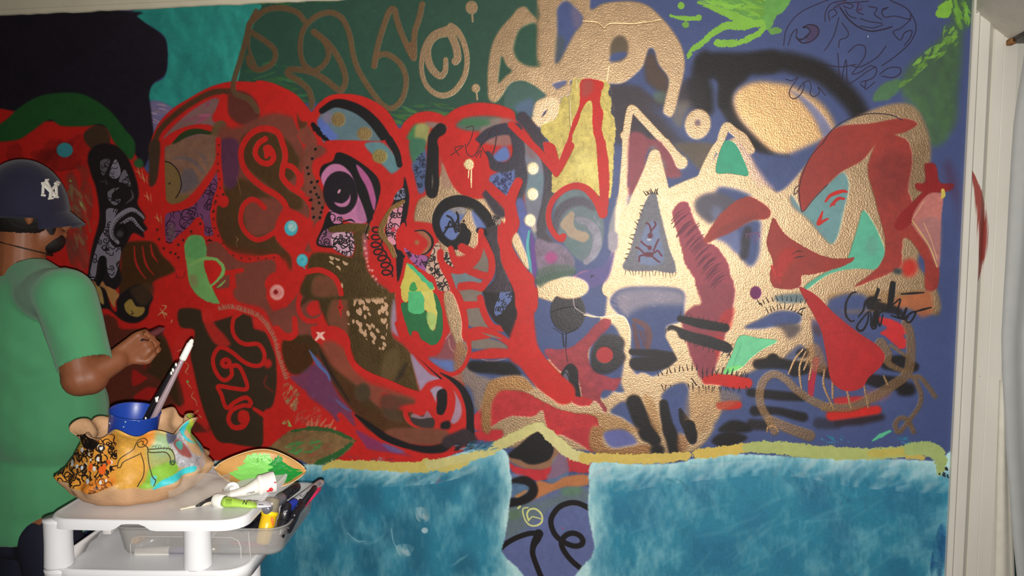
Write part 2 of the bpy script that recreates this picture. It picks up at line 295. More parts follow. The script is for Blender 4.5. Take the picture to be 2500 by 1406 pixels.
# ---- right: big gold ground with blue gaps
T(0,0,1)
F(G,"1478,760 1500,600 1512,470 1600,450 1690,440 1800,330 1850,420 1900,468 1970,400 2010,350 2060,300 2170,255 2235,262 2268,330 2272,400 2256,470 2276,560 2240,640 2285,700 2290,765 2200,745 2130,760 2060,720 1990,790 1992,900 1960,905 1900,880 1830,910 1760,940 1760,1010 1710,1090 1630,1110 1450,1100 1200,1080 1180,960 1260,930 1500,1020 1530,980 1500,900 1480,830",8,mat='g')
T(1750,351)
F((150,120,90),"1880,0 2060,0 2040,200 2030,380 1920,560 1840,500 1850,200",14,mat='g',a=.5)
F((160,132,122),"180,0 310,0 400,200 520,360 560,420 560,500 450,440 350,310 310,200",14,mat='g',a=.8)
F(BL,"310,40 440,90 720,120 680,200 590,380 540,400 420,240",14)
F(BL,"0,450 120,430 280,480 330,520 200,640 100,720 0,740",16); F(BL,"0,880 200,800 410,740 420,900 410,1080 350,1190 290,1170 200,1050 120,950 0,890",14)
T(1250,351)
F((84,80,92),"1790,560 1880,490 2020,475 2150,530 2170,600 1960,770 1880,740 1800,660",14); F((110,116,150),"1960,600 2050,640 2000,740 1950,700",16,a=.7)
F(BL,"1490,320 1660,310 1700,240 1860,230 1830,310 1640,390 1510,450",10); F((96,84,74),"1590,0 1970,0 1930,120 1840,260 1800,220 1720,140",12)
S((50,46,58),[70,90,90,70],"2300,840 2275,950 2265,1040 2265,1090",12); F((100,108,150),"1950,900 2180,830 2220,900 2230,1050 2190,1060 2080,960",14)
S(PU,8,"2280,880 2420,860",1.5);hairs(PU,"2290,890 2420,880 2380,960",10,40,7,60,3)
# gold drawing on top of it
B=dict(mat='g',soft=5)
S(G,[70,70,80,90],"1090,-90 1110,0 1085,400 1055,790",**B); S((220,196,160),[80,90,90],"1030,640 990,820 985,1000",soft=8,a=.45,mat='gl')
T(1250,0); S(G,72,"1110,1420 1120,1250 1150,1080 1180,1060 1260,1140 1400,1290 1500,1400 1580,1510 1640,1590",mat='g',soft=4)
E(G,1815,1210,128,150,.2,mat='g',soft=6); E((120,100,110),1815,1195,26,32,soft=8); S(G,[60,80,80,70],"2010,1460 2060,1300 2100,1230 2180,1290",mat='g',soft=5); S((170,140,110),[60,90,80],"2150,1260 2250,1340 2330,1460",mat='g',soft=6)
E(G,1010,1170,2,2)
T(1250,351)
F((140,70,80),"1150,-70 1220,-120 1330,-60 1500,0 1560,100 1640,250 1640,322 1500,322 1440,200 1400,90 1330,60 1290,250 1220,420 1150,510 1130,300",10,jag=2); F((120,116,122),"1330,40 1400,20 1450,120 1500,200 1480,300 1440,200 1390,90",12,a=.8); brush((190,60,50),"1420,200 1490,240 1480,330 1430,310",8,20,10,60,31)
F((112,110,140),"1140,500 1290,480 1200,560 1130,620",12,a=.7)
S(G,[110,130,120,130,150],"1390,110 1330,300 1220,540 1130,780 1040,1050 950,1420",mat='g',soft=5); S(G,[90,110,90,90,120],"1400,100 1450,330 1520,640 1580,900 1650,1180 1740,1420",mat='g',soft=5)
F(G,"1290,260 1400,80 1450,180 1500,430 1420,500 1330,500 1240,540",5,mat='g'); S(G,170,"990,1330 1350,1325 1700,1330",mat='g',soft=5)
S(G,[130,110,100,110,110],"1500,520 1640,440 1800,370 1950,340 2100,340",mat='g',soft=6); S(G,[110,120,130],"2100,345 2280,380 2440,460 2560,560",mat='g',soft=6)
S(G,[80,70,60,50],"1850,330 1900,200 1980,40 2050,-50",mat='g',soft=4); S((170,140,120),[40,60,70],"2190,-10 2320,220 2420,400",mat='g',soft=8,a=.7); E(G,1655,180,62,66,mat='g',soft=5); S(G,[70,70,110],"1500,-20 1580,80 1650,180",mat='g',soft=5)
F(G,"1560,620 1490,560 1500,470 1640,560 1720,560",4,mat='g')
F((56,156,122),"2065,-10 2170,-10 2250,130 2310,302 2210,300 2120,285 1990,265",1.5)
F((80,78,88),"1350,485 1405,490 1440,640 1480,800 1530,1000 1600,1245 1400,1240 1090,1225 1150,1050 1230,770 1290,590",4,mat='gl',jag=1.5,var=.15); F((112,124,156),"1320,780 1420,760 1450,900 1475,1160 1240,1160 1255,950",6)
hairs(K,"1310,500 1360,480 1420,490",8,50,8,-90,4); hairs(K,"1290,600 1200,880 1120,1120",12,36,7,95,5,30); hairs(K,"1110,1235 1600,1250",16,50,6,90,6,10,a=.6)
AN=(96,34,50)
for q in ("1340,910 1355,860 1340,790 1310,770","1355,850 1400,790 1390,760","1240,1145 1250,1090 1340,1080 1380,1060","1300,1080 1240,1020 1210,1010","1340,1010 1290,980 1260,950","1380,1040 1410,970 1430,930","1390,1060 1420,1040 1460,1090","1360,1090 1420,1140 1440,1150"): S(AN,16,q,2)
E(AN,1350,895,26,26);E(AN,1335,1080,48,24);E(AN,1345,1015,20,24); E((200,200,205),1340,935,24,8,soft=3)
# knit band
F((150,62,76),"1570,655 1705,560 1760,700 1850,880 1900,960 2000,1010 2100,1150 2140,1300 2150,1404 1830,1420 1780,1300 1700,1180 1640,950",2.5,jag=2)
T(1250,702); F((140,60,72),"1830,-20 2150,-20 2160,180 2150,300 2110,380 2040,600 2000,720 1950,900 1860,900 1780,760 1700,500 1660,300 1760,190 1850,150",8,jag=2); F((190,40,36),"2050,260 2170,200 2150,330 2110,420 1900,460 2060,480 2030,640 2000,720 1980,480",10,a=.6)
T(1250,351); r5=np.random.default_rng(4)
for i in range(46):
    t=i/46; x=1620+t*420+r5.normal()*20; y=690+t*680+r5.normal()*26; S((92,28,52),[6,13,5],"%f,%f %f,%f %f,%f"%(x-50,y+60,x+10,y-10,x+70,y-50),2,a=.75)
# birds / sail
F(RB,"1868,955 1930,840 2040,680 2180,560 2310,512 2420,560 2520,640 2500,725 2330,750 2160,850 2000,920 1930,960",2.5,jag=1); F((120,44,44),"1960,900 2150,760 2400,690 2330,760 2100,880",12,a=.5)
T(1750,351)
F((104,146,148),"728,500 800,600 850,660 960,520 1120,360 1240,280 1290,420 1240,650 1180,900 1120,975 1050,920 900,740 745,600",5); F((112,120,130),"728,500 830,660 980,800 1080,930 880,720 735,610",12,a=.6)
F(RB,"800,440 820,310 900,150 1030,-40 1200,-170 1500,-200 1800,-250 1960,-200 1850,-120 1700,-80 1560,0 1420,160 1220,270 1080,400 950,530 845,660 805,560",2)
F(RB,"1560,-10 1650,-120 1760,-80 1870,-20 1910,160 1880,350 1870,460 1920,580 1980,720 1900,760 1940,830 2040,960 2120,1090 2170,1180 2155,1404 2040,1420 2030,1180 1990,1080 1900,950 1830,920 1810,1040 1800,1180 1690,1260 1380,1385 1370,1370 1560,1220 1640,1060 1640,900 1590,700 1540,520 1490,340 1480,200",3,jag=1,var=.1)
F((120,40,40),"1600,100 1860,100 1860,420 1700,560 1560,400",30,a=.4)
S(M,6,"1020,0 910,130 830,310 800,440 760,490 760,440 800,400",1.2); S(M,6,"800,450 815,600 840,660 940,540 1080,395",1.2)
T(1875,0); S(M,7,"530,1404 620,1270 760,1170 930,1115 1080,1105 1220,1125 1310,1170",1.2)
T(1750,351)
S(R,[18,36,20],"1060,560 1110,500 1220,460 1265,465",2); S(R,[10,30,20],"1105,610 1140,570 1190,530 1240,535",2); S(R,[14,34,26,18],"1030,660 1010,720 990,780 1040,750 1080,730",2); E(R,1135,590,24,12)
E(R,1880,1210,80,90,.3,soft=14,a=.85); F((52,60,64),"1730,1220 1800,1220 1800,1270 1730,1260",8)
F(RC,"2030,210 2060,188 2120,190 2150,240 2180,375 2300,385 2315,420 2260,460 2100,480 1960,450 1945,385 2035,372",2.5); S(RC,[70,110,130,100],"2060,470 1960,600 1850,720 1790,790",3); F((80,34,60),"2220,170 2280,180 2340,330 2370,560 2350,900 2330,600 2240,380",24,a=.45)
F((186,112,104),"1905,742 2050,500 2190,480 2215,500 2190,760 2180,1130 2150,1200 2060,1000",4,var=.1); F((150,110,112),"1960,760 2180,740 2180,1130 2140,1190 2060,980",10,a=.5); S((206,178,110),9,"1905,745 1980,850 2080,1010 2150,1200",1.5); S((214,170,120),6,"2020,770 2090,930 2150,1120",1.5); S((200,180,80),[30,36,10],"2205,450 2210,500 2190,530",2); S((220,170,130),6,"1910,730 2020,560",1.5)
F((86,172,142),"1430,648 1520,760 1590,900 1640,1050 1605,1150 1545,1222 1400,1215 1230,1232 1100,1270 1000,1330 880,1420 870,1380 1000,1290 1250,1150 1330,960 1380,800",4); F((98,140,130),"1450,950 1550,900 1580,1050 1480,1080",16,a=.5)
F(RB,"560,722 640,850 760,950 900,1030 1000,1080 1110,1112 1240,1120 1345,1108 1300,1160 1200,1205 1060,1245 920,1275 830,1290 800,1404 570,1404 520,1280 550,1150 490,980 520,810",2,jag=1.5); F((186,40,40),"640,1040 760,1020 800,1070 700,1180 620,1300 540,1300 560,1200",14,a=.6); brush((190,50,52),"530,1190 640,1200 640,1330 560,1400",16,36,9,70,33)
S(K,[3,8,3],"735,1075 790,1045 840,1048",1.2);S(K,[3,8,3],"750,1115 800,1100 850,1095",1.2)
# ---- lower right
T(1750,702)
F((150,116,80),"1100,60 1700,30 2060,40 2080,150 2180,260 2000,260 1800,200 1400,250 1200,220",10,mat='g',a=.6); F(BL,"1100,120 1300,60 1450,80 1500,200 1300,220 1180,240 1120,200",14); F((180,92,56),"1740,110 2050,30 2110,110 2100,240 2000,290 1900,200 1760,200",12,a=.7)
F(BL,"270,390 420,310 600,230 800,250 800,350 560,380 420,400",8); F((70,64,70),"560,360 800,360 810,430 720,500 680,470 650,410",14,a=.8); F((64,98,116),"580,80 840,60 860,130 740,150 600,140",10,a=.7); F(BL,"940,300 1060,480 1060,620 1000,560 940,440",8,a=.8); F((60,54,62),"940,360 1020,400 1000,470 950,440",8,a=.7)
F(BL,"1180,240 1420,380 1570,440 1580,560 1400,440 1300,400 1240,340",8); F(BL,"660,690 800,560 850,600 780,720 700,720",10,a=.8)
F(BL,"300,1040 430,930 640,860 800,1000 980,1080 1080,1000 1110,880 1300,1020 1600,960 1900,900 2000,1200 1800,1404 100,1404 60,1250 160,1150",14,a=.85)
KK=dict(soft=10,a=.95)
S(K,[90,110,90,90],"400,745 560,730 700,750 880,770",**KK); E(K,550,690,56,46,soft=6); S(K,[110,100],"760,810 860,790",soft=10); S(K,[90,90,110],"900,770 1000,800 1100,830",**KK); E(K,845,640,70,46,soft=10)
S(K,[80,90,80],"330,1020 600,1050 830,1065",**KK); S(K,[96,70,84,90],"370,1200 580,1200 750,1240 840,1260",**KK); S(KB,100,"340,1330 480,1340",soft=14); F(K,"20,1404 100,1310 200,1295 300,1330 330,1404",8)
S(K,[100,130,120],"1480,890 1620,920 1780,930",**KK); S(K,[120,120],"1820,990 1870,990",soft=16); S(K,[110,110,90],"1660,740 1780,760 1920,770",**KK); S(K,70,"1690,700 1840,690",soft=10)
S(KB,[110,90],"1000,1320 1160,1330",soft=14,a=.6); S((40,30,40),[60,90,60],"1180,1320 1400,1290 1600,1260",soft=16)
# teardrop
F(R,"1160,1075 1420,1060 1420,1100 1280,1140 1160,1140",6,a=.85); S(R,[100,100,80],"1120,1245 1350,1215 1560,1190",soft=10); F((150,90,90),"1440,1010 1700,1000 1660,1080 1500,1120",16,a=.6); 
F((190,40,44),"1540,280 1620,290 1750,330 1850,390 1850,450 1820,470 1850,520 1840,590 1780,590 1700,520 1640,470 1595,440 1660,390 1600,350",3,jag=2); S((170,34,60),[60,70,50],"970,700 930,860 915,1040",3)
F((150,112,80),"900,560 1000,560 1060,700 1080,800 960,830 880,720",10,mat='g',a=.7)
C=dict(mat='g',soft=6,a=.8)
S(GO,[70,80,70,80],"560,1404 500,1280 430,1150 420,1020 460,900 560,840 680,900 780,1000 950,1110 1100,1170",**C); S(GO,[80,90,90,80,70],"1050,1165 1300,1165 1500,1080 1700,960 1860,830 1895,620 1880,430 1840,340",**C); S(GO,[100,90,60,40],"1600,540 1660,640 1680,740 1840,820",**C); S(GO,30,"1700,560 1840,660",**C)
S(GO,40,"1900,870 1980,870 2060,960 2130,1060",**C); S(GO,40,"1930,880 1990,1030 1975,1150 1900,1260 1790,1404",**C); S(GO,44,"1760,1404 1740,1330 1790,1270 1860,1290 1920,1404",**C)
S(GO,[90,100,110],"520,1290 700,1370 900,1440",**C)
for q in ("840,600 760,700 700,840","870,620 810,760 810,880 825,980","900,680 850,800","1050,800 1045,960 1140,1180","1130,900 1130,1080","1260,960 1310,1180","1440,960 1480,1170","1630,860 1670,950","930,740 900,900","490,1404 500,1360 560,1350 600,1404"): S((170,134,96),[14,20,14],q,2,mat='g')
F(RD,"810,-8 900,30 1000,100 1170,270 1400,450 1560,555 1640,660 1600,770 1480,880 1425,970 1300,1010 1190,980 1110,885 1080,720 1050,560 1020,420 950,270 880,150 830,60",1.5); F((190,34,34),"960,260 1170,290 1300,400 1500,600 1560,700 1350,960 1200,960 1120,860 1100,600",50,a=.35)
S((120,24,30),8,"1100,450 1300,430 1450,520",8,a=.3)
E((110,30,90),382,50,54,62,soft=2)
F((112,204,150),"225,470 400,490 575,510 570,540 450,600 330,690 240,780 70,850 90,770 150,640",1.5); F((130,224,110),"70,850 100,780 250,760 180,810",4,a=.7); S((70,150,110),8,"240,540 160,760",4,a=.5)
for i,(x0,y0,x1,y1,an) in enumerate(((420,160,860,150,-95),(500,240,820,260,-85))): hairs(K,"%d,%d %d,%d %d,%d"%(x0,y0,(x0+x1)/2,y0-40,x1,y1),11,50,8,an,40+i,12)
S(K,[5,12,4],"410,155 430,155 445,180",1.2);S(K,[4,12,8],"870,195 840,200 810,215",1.2);S(K,[4,14],"790,240 830,265",1.2)
# black scrawl tag
for q in ("1360,40 1310,60 1260,150 1260,260 1300,320 1340,320","1380,280 1430,220 1450,140 1520,110 1600,120","1570,0 1550,100 1480,200","1710,-60 1700,90 1680,190","1470,240 1380,350 1370,400 1420,415 1470,330 1480,230","1500,230 1510,380 1550,385 1560,280 1590,370 1620,260","1600,240 1700,180 1790,110 1760,240 1800,290 1850,200 1820,300 1900,240 1940,245 1890,330 1850,320 1880,250","1700,270 1840,310","1800,60 2020,45","1940,230 2090,190"): S(K,[12,20,12],q,2)
F(K,"1450,130 1520,80 1600,140 1720,170 1800,210 1820,270 1700,250 1580,230 1480,210",6,a=.9); S(K,[50,56,44],"1720,-40 1705,80 1690,180",4); S(K,[26,34],"1580,20 1540,120",4); S(K,60,"1560,250 1530,350",6)
S(R,[70,90,80],"30,1150 120,1145 200,1140",soft=8); S(R,[70,100,110,90],"-40,900 60,900 180,920 290,925",soft=8)
hairs(K,"-240,860 -100,830 60,840 290,880",12,56,8,-80,44,10); hairs(K,"-240,960 0,970 280,970",9,56,8,85,45,14)
S(MT,[14,40,24],"1520,1490 1600,1440 1690,1395",3,jag=1)
# ---- centre right low
T(1250,702)
F(BL,"1050,20 1300,-10 1650,20 1680,180 1660,320 1500,400 1620,640 1560,700 1400,860 1200,830 1160,600 1150,380 960,160",8); F((150,134,140),"1000,100 1100,20 1400,0 1660,40 1680,160 1400,170 1200,220 1100,280",22,a=.7,mat='gl'); brush((170,140,150),"960,80 1120,90 1250,260 1200,330 980,200",18,34,10,40,51,a=.4,mat='gl'); brush((200,170,170),"1330,90 1560,40 1560,110 1400,190",10,26,6,30,52,a=.5,mat='gl')
S((110,70,72),[40,60,60,50],"1190,310 1300,370 1340,470 1320,590",3,a=.9); S((100,64,70),[40,50],"1190,360 1230,590",4,a=.9)
for i in range(14): S((100,60,66),6,"%d,%d %d,%d %d,%d"%(1230+i*4,400+i*12,1280,430+i*11,1320,410+i*13),1.2)
F(G,"-30,0 10,-60 100,-120 260,-100 500,-80 600,-40 680,200 780,290 1060,270 1140,370 1150,560 1120,760 1050,900 1000,1010 1140,1000 1250,830 1400,900 1480,1050 1330,1060 1380,1404 1180,1404 900,1404 860,1250 640,1230 560,1190 300,1050 200,800 640,560 860,330 700,240",6,mat='g')
F(BL,"900,400 980,360 1050,470 1090,680 1060,900 990,1010 880,1080 780,900 760,600",8); F((150,52,62),"860,320 960,320 940,400 820,520 740,640 800,800 960,880 1060,880 1010,1000 900,1000 860,1080 920,1180 900,1220 840,1120 700,1080 640,900 520,860 360,700 320,600 480,600 640,540",4,jag=3,a=.95,var=.14)
F(KB,"780,620 860,480 960,450 1060,480 1100,540 1080,620 1110,680 1060,760 960,830 860,840 780,780",8,var=.2,mat='gl'); E((176,52,56),905,655,84,80,soft=3)
E(KB,545,235,172,202,0,soft=3,var=.2,mat='gl'); S((20,16,20),9,"375,240 490,200 600,185 640,190",1.3); S((160,140,140),10,"598,40 605,170 650,220 720,260",2,mat='gl'); S((210,180,140),9,"700,265 850,285 1060,270 1140,370 1150,560",2,mat='g'); S(K,12,"490,440 505,570",1.4);S(K,12,"528,440 524,570",1.4); S(K,6,"400,390 510,450 640,390",1.5); S(K,6,"520,580 540,720",1.3)
F(KB,"470,860 520,770 580,740 640,800 650,940 670,1090 600,1090 570,960 490,900",3); F((110,110,130),"500,860 540,800 560,930",3,a=.8); S(K,8,"465,860 560,940 530,830 470,860",1.2)
S(K,[60,90,80],"1640,300 1850,350 2080,390",soft=5,var=.2); S(KB,[90,100,110,100,90],"1560,410 1750,480 1900,520 2060,570 2100,590",soft=5,var=.2); hairs(K,"1640,270 1850,320 2090,360",9,40,7,-85,61); hairs(K,"1500,400 1750,520 2000,600 2120,640",14,50,7,90,62,25); hairs(K,"2100,540 2150,590 2120,650",6,40,7,-10,63)
S(KB,[60,80,50],"1170,625 1400,640 1560,650",soft=6); S(KB,[130,150,140,80],"1210,740 1350,740 1480,720 1580,680",soft=8)
S(G,[120,100,90,80],"1560,470 1640,640 1720,800 1760,920",mat='g',soft=8)
S(G,[80,110,100],"1480,900 1600,860 1760,830",mat='g',soft=4,a=.9); hairs(K,"1430,860 1600,820 1800,800",10,60,8,-85,64,14); hairs(K,"1460,950 1600,950 1760,930",8,56,8,85,65,14); S(K,[6,10],"1750,880 1800,950",1.3)
S(R,[80,100,120,100],"1900,900 2000,890 2180,920 2290,930",soft=8); hairs(K,"1860,880 2050,840 2280,870",10,56,8,-80,66,14); hairs(K,"1860,950 2050,970 2280,960",8,56,8,80,67,20)
F(BL,"1460,1060 1560,960 1700,940 1730,1100 1720,1404 1560,1404 1500,1150",10); F(BL,"960,1210 1100,1110 1180,1250 1250,1404 1160,1330 1080,1270",8)
S(K,[150,170,180],"1190,1120 1260,1280 1330,1420",soft=10); S(K,[80,100,110],"1480,1130 1500,1260 1540,1420",soft=8); S(K,[30,90,110],"1640,1190 1680,1290 1750,1420",soft=5); F((150,116,80),"1280,1060 1380,1100 1440,1300 1460,1404 1380,1404",10,mat='g',a=.8)
F((150,116,80),"1740,1000 2100,1000 2240,1100 2000,1250 1900,1404 1700,1404",14,mat='g',a=.5)
F((150,114,76),"640,1240 900,1230 1100,1300 1250,1404 900,1404 860,1330",8,mat='g',a=.7)
F((182,44,48),"-40,995 100,1010 280,1100 400,1160 540,1210 800,1250 840,1330 850,1420 400,1420 300,1200 200,1260 -40,1260 -300,1400 -420,1300 -330,1200 -160,1010",5,jag=3,var=.12)
F((182,40,44),"560,1060 700,1070 780,1100 740,1150 620,1140",5,jag=2); 
T(1150,1054)
F((182,40,48),"20,0 300,-20 260,80 60,80",6,jag=2); F((170,42,50),"880,0 1160,-30 1200,190 1050,110",6,jag=2); F((150,110,76),"1170,-40 1300,-40 1280,100 1400,170 1720,120 1700,230 1200,200",8,mat='g'); F((92,96,150),"1310,0 1500,-20 1620,100 1500,140 1380,150 1310,80",8); S(K,[110,120],"1720,-10 1790,80",soft=10); S(K,[120,130,130],"1930,-30 1970,80 2000,220",soft=10);S(K,[110,110,80],"2130,-60 2150,40 2160,80",soft=6); E(K,1820,180,70,60,soft=12); F(K,"2350,100 2420,20 2560,0 2700,60 2500,150",10); F((150,110,80),"2030,0 2120,100 2080,200 2020,180",8,mat='g',a=.8)
# ---- the faces: left
T(200,351)
F(MR,"1330,-120 1520,-160 1900,-300 2300,-120 2400,40 2300,180 2280,400 2360,560 2300,760 2230,900 2250,1040 2120,1060 1800,1040 1450,980 1330,800 1300,600",16); F((104,80,50),"1400,420 1560,330 1800,480 1960,620 1900,800 1930,960 2080,1100 2040,1240 1960,1120 1700,1090 1460,1040 1340,900 1310,620",14,mat='g',a=.8); F((104,80,50),"1560,-60 1740,-140 2000,-40 2100,100 2160,220 2000,420 2150,520 2140,640 2000,620 1900,480 1640,260 1560,120",12,mat='g',a=.85); F(MR,"1600,560 1900,540 2000,640 1880,840 1700,900 1600,820",16); F((120,58,44),"2160,20 2320,40 2260,220 2380,560 2320,740 2260,560 2240,460 2120,400",10)
F((84,44,76),"1352,-30 1520,-30 1535,240 1500,410 1400,420 1355,200",10,a=.85)
F((128,92,74),"790,80 900,0 1100,-70 1330,-70 1310,150 1200,330 1080,480 960,560 860,580 795,520",6,var=.1); F((118,92,56),"782,165 870,190 940,270 972,390 950,490 1050,500 960,570 850,585 785,520",4); F((92,84,92),"965,340 1000,250 1080,250 1130,330 1130,400 1000,480 970,470",10,a=.8); S((96,88,96),[20,44,40,20],"900,140 1020,140 1110,190 1190,280",10,a=.7); S((96,88,96),[16,34,20],"1130,80 1180,120 1220,190",10,a=.6); S(K,12,"790,165 870,190 940,270 970,390 950,470 915,525",2,a=.85); E(K,856,387,9,9)
S(R,[80,70,60,60,54,50],"775,-10 775,200 785,420 800,560 870,615 960,610 1060,550 1200,400 1290,240 1330,120 1335,-30",3)
F(BD,"660,-10 760,-20 750,240 720,380 660,410 655,250",6); E((44,92,50),555,190,50,46,.6,soft=10)
doodle("1318,290 1330,440 1280,560 1250,700 1285,880 1200,890 1190,780 1130,715 1050,800 960,930 850,960 815,900 815,700 900,660 1000,640 1110,580 1220,430",(112,62,100),(40,22,36),70,44,8,5)
F((110,90,90),"860,770 910,820 900,940 850,930 830,860",8,a=.6); S(K,10,"820,950 850,965 900,955",1.5)
S(R,62,"1330,-40 1335,180 1350,400 1300,560 1285,760 1340,940 1430,1070 1560,1135 1700,1130 1880,1100 1920,1140 1895,1240 1880,1370",3); E(R,1385,560,50,62,soft=3); F(R,"1320,430 1380,440 1400,560 1300,600",4); F(R,"1060,790 1140,715 1190,780 1200,900 1290,900 1340,960 1180,960 1020,930 960,1000 880,960",3); S(K,[4,20,4],"1215,950 1245,938 1275,950",4)
pathdots((44,36,26),"1330,20 1330,260 1350,420 1300,570 1285,760 1345,920 1430,1055 1560,1120 1700,1125 1880,1105",20,8,2,3); pathdots((44,36,26),"725,850 770,960 850,1050 940,1110",5,11,2,5);pathdots((44,36,26),"1140,800 1080,850 970,940 910,1075",5,11,2,8);pathdots((44,36,26),"1370,505 1290,585 1290,640",3,11,2,5)
S(R,66,"2010,660 1970,570 1900,500 1750,410 1620,290 1560,170 1560,40 1640,-90 1760,-150 1900,-120 1960,0 1985,120 1960,240 1960,330 2040,420 2160,500 2240,600 2250,690 2220,800",3)
S(R,[50,62,60,60],"1800,120 1810,60 1850,60 1870,140 1820,190 1740,170 1690,90 1720,0 1790,-50",3); F(R,"1770,30 1840,10 1880,100 1800,120",4); S(R,[60,60,70,80],"1975,200 2060,230 2120,320 2110,410 2150,350 2200,200 2195,40 2140,-80",3)
S(R,56,"1780,620 1710,555 1640,545 1570,610 1548,740 1590,850 1690,930 1790,915 1910,840",3)
E(R,2045,830,158,180,0,soft=4); F(R,"1960,640 2060,640 2240,760 2240,900 2180,1050 2280,1130 2260,1230 2160,1280 2060,1230 2040,1100 1900,940 1890,820",5)
E((70,172,186),2043,822,66,76,soft=2);E((190,205,196),2055,805,40,50,soft=5,a=.85);S((70,172,186),12,"2030,780 2060,770 2070,810 2040,830",3,a=.6);E((70,176,190),2152,1136,56,62,soft=2);S((150,210,205),8,"2120,1120 2150,1090 2180,1130 2150,1160",4,a=.6);S((70,176,190),14,"2160,1190 2172,1210")
S(R,66,"2320,-40 2420,40 2480,100 2420,135 2310,165 2265,230 2310,340 2390,470 2400,600 2350,730 2270,860 2250,980 2320,1040 2420,1050 2520,1080",3)
pathdots((30,22,20),"2270,65 2265,120 2200,230 2220,320 2240,390 2235,490 2230,560 2260,660 2262,710",9,12,1.5,6);pathdots((30,22,20),"2290,380 2280,430 2310,500 2315,580 2340,620 2330,680 2325,720",8,12,1.5,6);pathdots((30,22,20),"2180,260 2240,350 2275,440 2310,520",4,10,1.5,6)
S((170,120,80),[4,14,4],"1510,320 1530,400 1550,500",2,mat='g');S((200,150,110),[4,16,6],"1500,905 1520,930 1505,960",1.5,mat='g'); S((170,120,80),8,"1505,960 1515,1010",2,mat='g')
# muzzle
F(MR,"1220,980 1330,960 1460,1090 1600,1160 1860,1130 1890,1260 1820,1404 1560,1430 1500,1380 1420,1404 1300,1404 1390,1250 1360,1140 1220,1090",6); F((96,74,46),"400,990 520,950 700,960 780,1080 880,1180 900,1250 720,1330 640,1420 380,1500 380,1200",8,mat='g',a=.9)
for q in ("510,1000 520,1130 560,1230 625,1315","590,1000 610,1120 640,1200 700,1275","670,980 690,1080 740,1150"): S((176,36,30),[16,28,10],q,4)
S(R,50,"1390,1260 1460,1250 1560,1230",4); S(R,[60,80],"1470,1260 1470,1420",4); E(R,1905,1380,120,130,soft=4)
for x,y,s in ((555,270,1),(600,330,1),(640,510,1),(740,720,1)): S((196,160,100),[6,14,6],"%d,%d %d,%d %d,%d"%(x-36,y-10,x,y+8,x+20,y+30),3,a=.75); S((196,160,100),[8,16,4],"%d,%d %d,%d"%(x-10,y-40,x+10,y+50),3,a=.7);S((196,160,100),10,"%d,%d %d,%d"%(x+30,y-20,x+36,y+50),3,a=.6)
S((120,36,36),8,"910,1230 930,1300 990,1300 1005,1240",2)
# black creature with white penwork
F((34,26,28),"55,150 90,50 200,-5 330,15 430,110 490,230 540,380 555,500 545,590 620,710 600,760 640,830 600,860 605,915 500,870 440,970 390,1060 370,1200 390,1320 330,1420 180,1420 40,1420 60,1250 100,1000 170,720 140,450 90,300",6)
GW=(132,124,136)
doodle("180,170 260,145 275,180 220,300 190,290",GW,K,8,20,7,11,a=.6);doodle("330,150 375,240 370,310 320,342 270,310 285,230",GW,K,6,24,6,12);doodle("420,250 480,410 400,380 360,360",GW,K,10,20,7,13,a=.8);doodle("290,440 380,420 300,480 300,540 380,540 330,600 270,560 250,480",GW,K,12,24,9,14,a=.8)
S(GW,[8,24,8],"480,450 495,520 430,580",4,a=.6);S(GW,[6,20],"180,370 230,360 240,390",5,a=.4)
doodle("240,640 345,640 330,690 260,820 280,960 330,1010 385,1030 340,1250 290,1310 250,1240 240,1120 200,1090 160,1130 130,1300 75,1340 90,1200 160,950 230,800",(126,118,130),K,46,34,9,15)
S(GW,[40,54,60,54,40,30],"350,960 290,890 300,780 380,690 480,640 560,680 600,720",2.5);S(GW,[30,44,34,20],"380,780 480,730 540,790 600,850",2.5);hairs(K,"310,940 290,850 330,750 420,680 520,660 590,720",22,36,8,90,16); hairs(K,"400,760 480,730 540,790 600,850",12,30,8,90,17);S(K,40,"350,820 400,790 430,870 370,920 340,860",4);E((70,64,70),370,880,34,34,soft=8)
S(K,60,"200,1120 200,1250 130,1404",4); F((170,116,70),"80,1330 130,1350 160,1404 200,1340 240,1390 340,1440 250,1500 100,1440",4);S(K,12,"80,1300 120,1300",1.5);S(K,10,"80,1325 130,1325",1.5)
T(200,702)
F((30,24,24),"150,0 230,20 290,200 340,230 340,120 400,40 560,-40 690,80 660,180 640,270 560,335 470,345 380,310 260,210 180,190",5); F((160,130,76),"100,-10 180,0 215,160 150,110",4); F((170,120,70),"240,-10 310,20 365,70 330,130 320,195 270,120",4); F((150,122,60),"420,150 480,110 530,180 610,190 600,250 540,285 460,260 420,210",4);S(K,[6,10],"480,220 500,250 480,255",1.5); F((70,50,34),"480,0 680,-40 690,90 600,180 520,120",12,a=.8)
F((60,44,30),"200,280 330,300 380,400 600,400 780,440 860,600 920,800 1000,1100 980,1200 900,1140 800,1300 1100,1290 1240,1404 700,1404 300,1404 200,900 260,600",10,a=.75); 
for s in ("660,560 720,540 750,640 700,670","500,800 600,860 640,880 540,950 490,940","510,1060 640,970 760,1000 760,1060 560,1110","600,720 660,700 680,770 620,790","820,1150 860,1200 880,1300 820,1240","800,850 830,850 840,900 800,910"): F((170,32,28),s,6)
F((74,70,44),"740,480 820,520 880,700 920,900 960,1150 900,1100 760,900 620,780",10,a=.6,mat='g')
F((196,40,34),"960,440 1060,400 1060,600 1100,900 1160,1150 1240,1404 1100,1290 1000,1280 940,1180 1010,1100 960,900 880,620",8,a=.85)
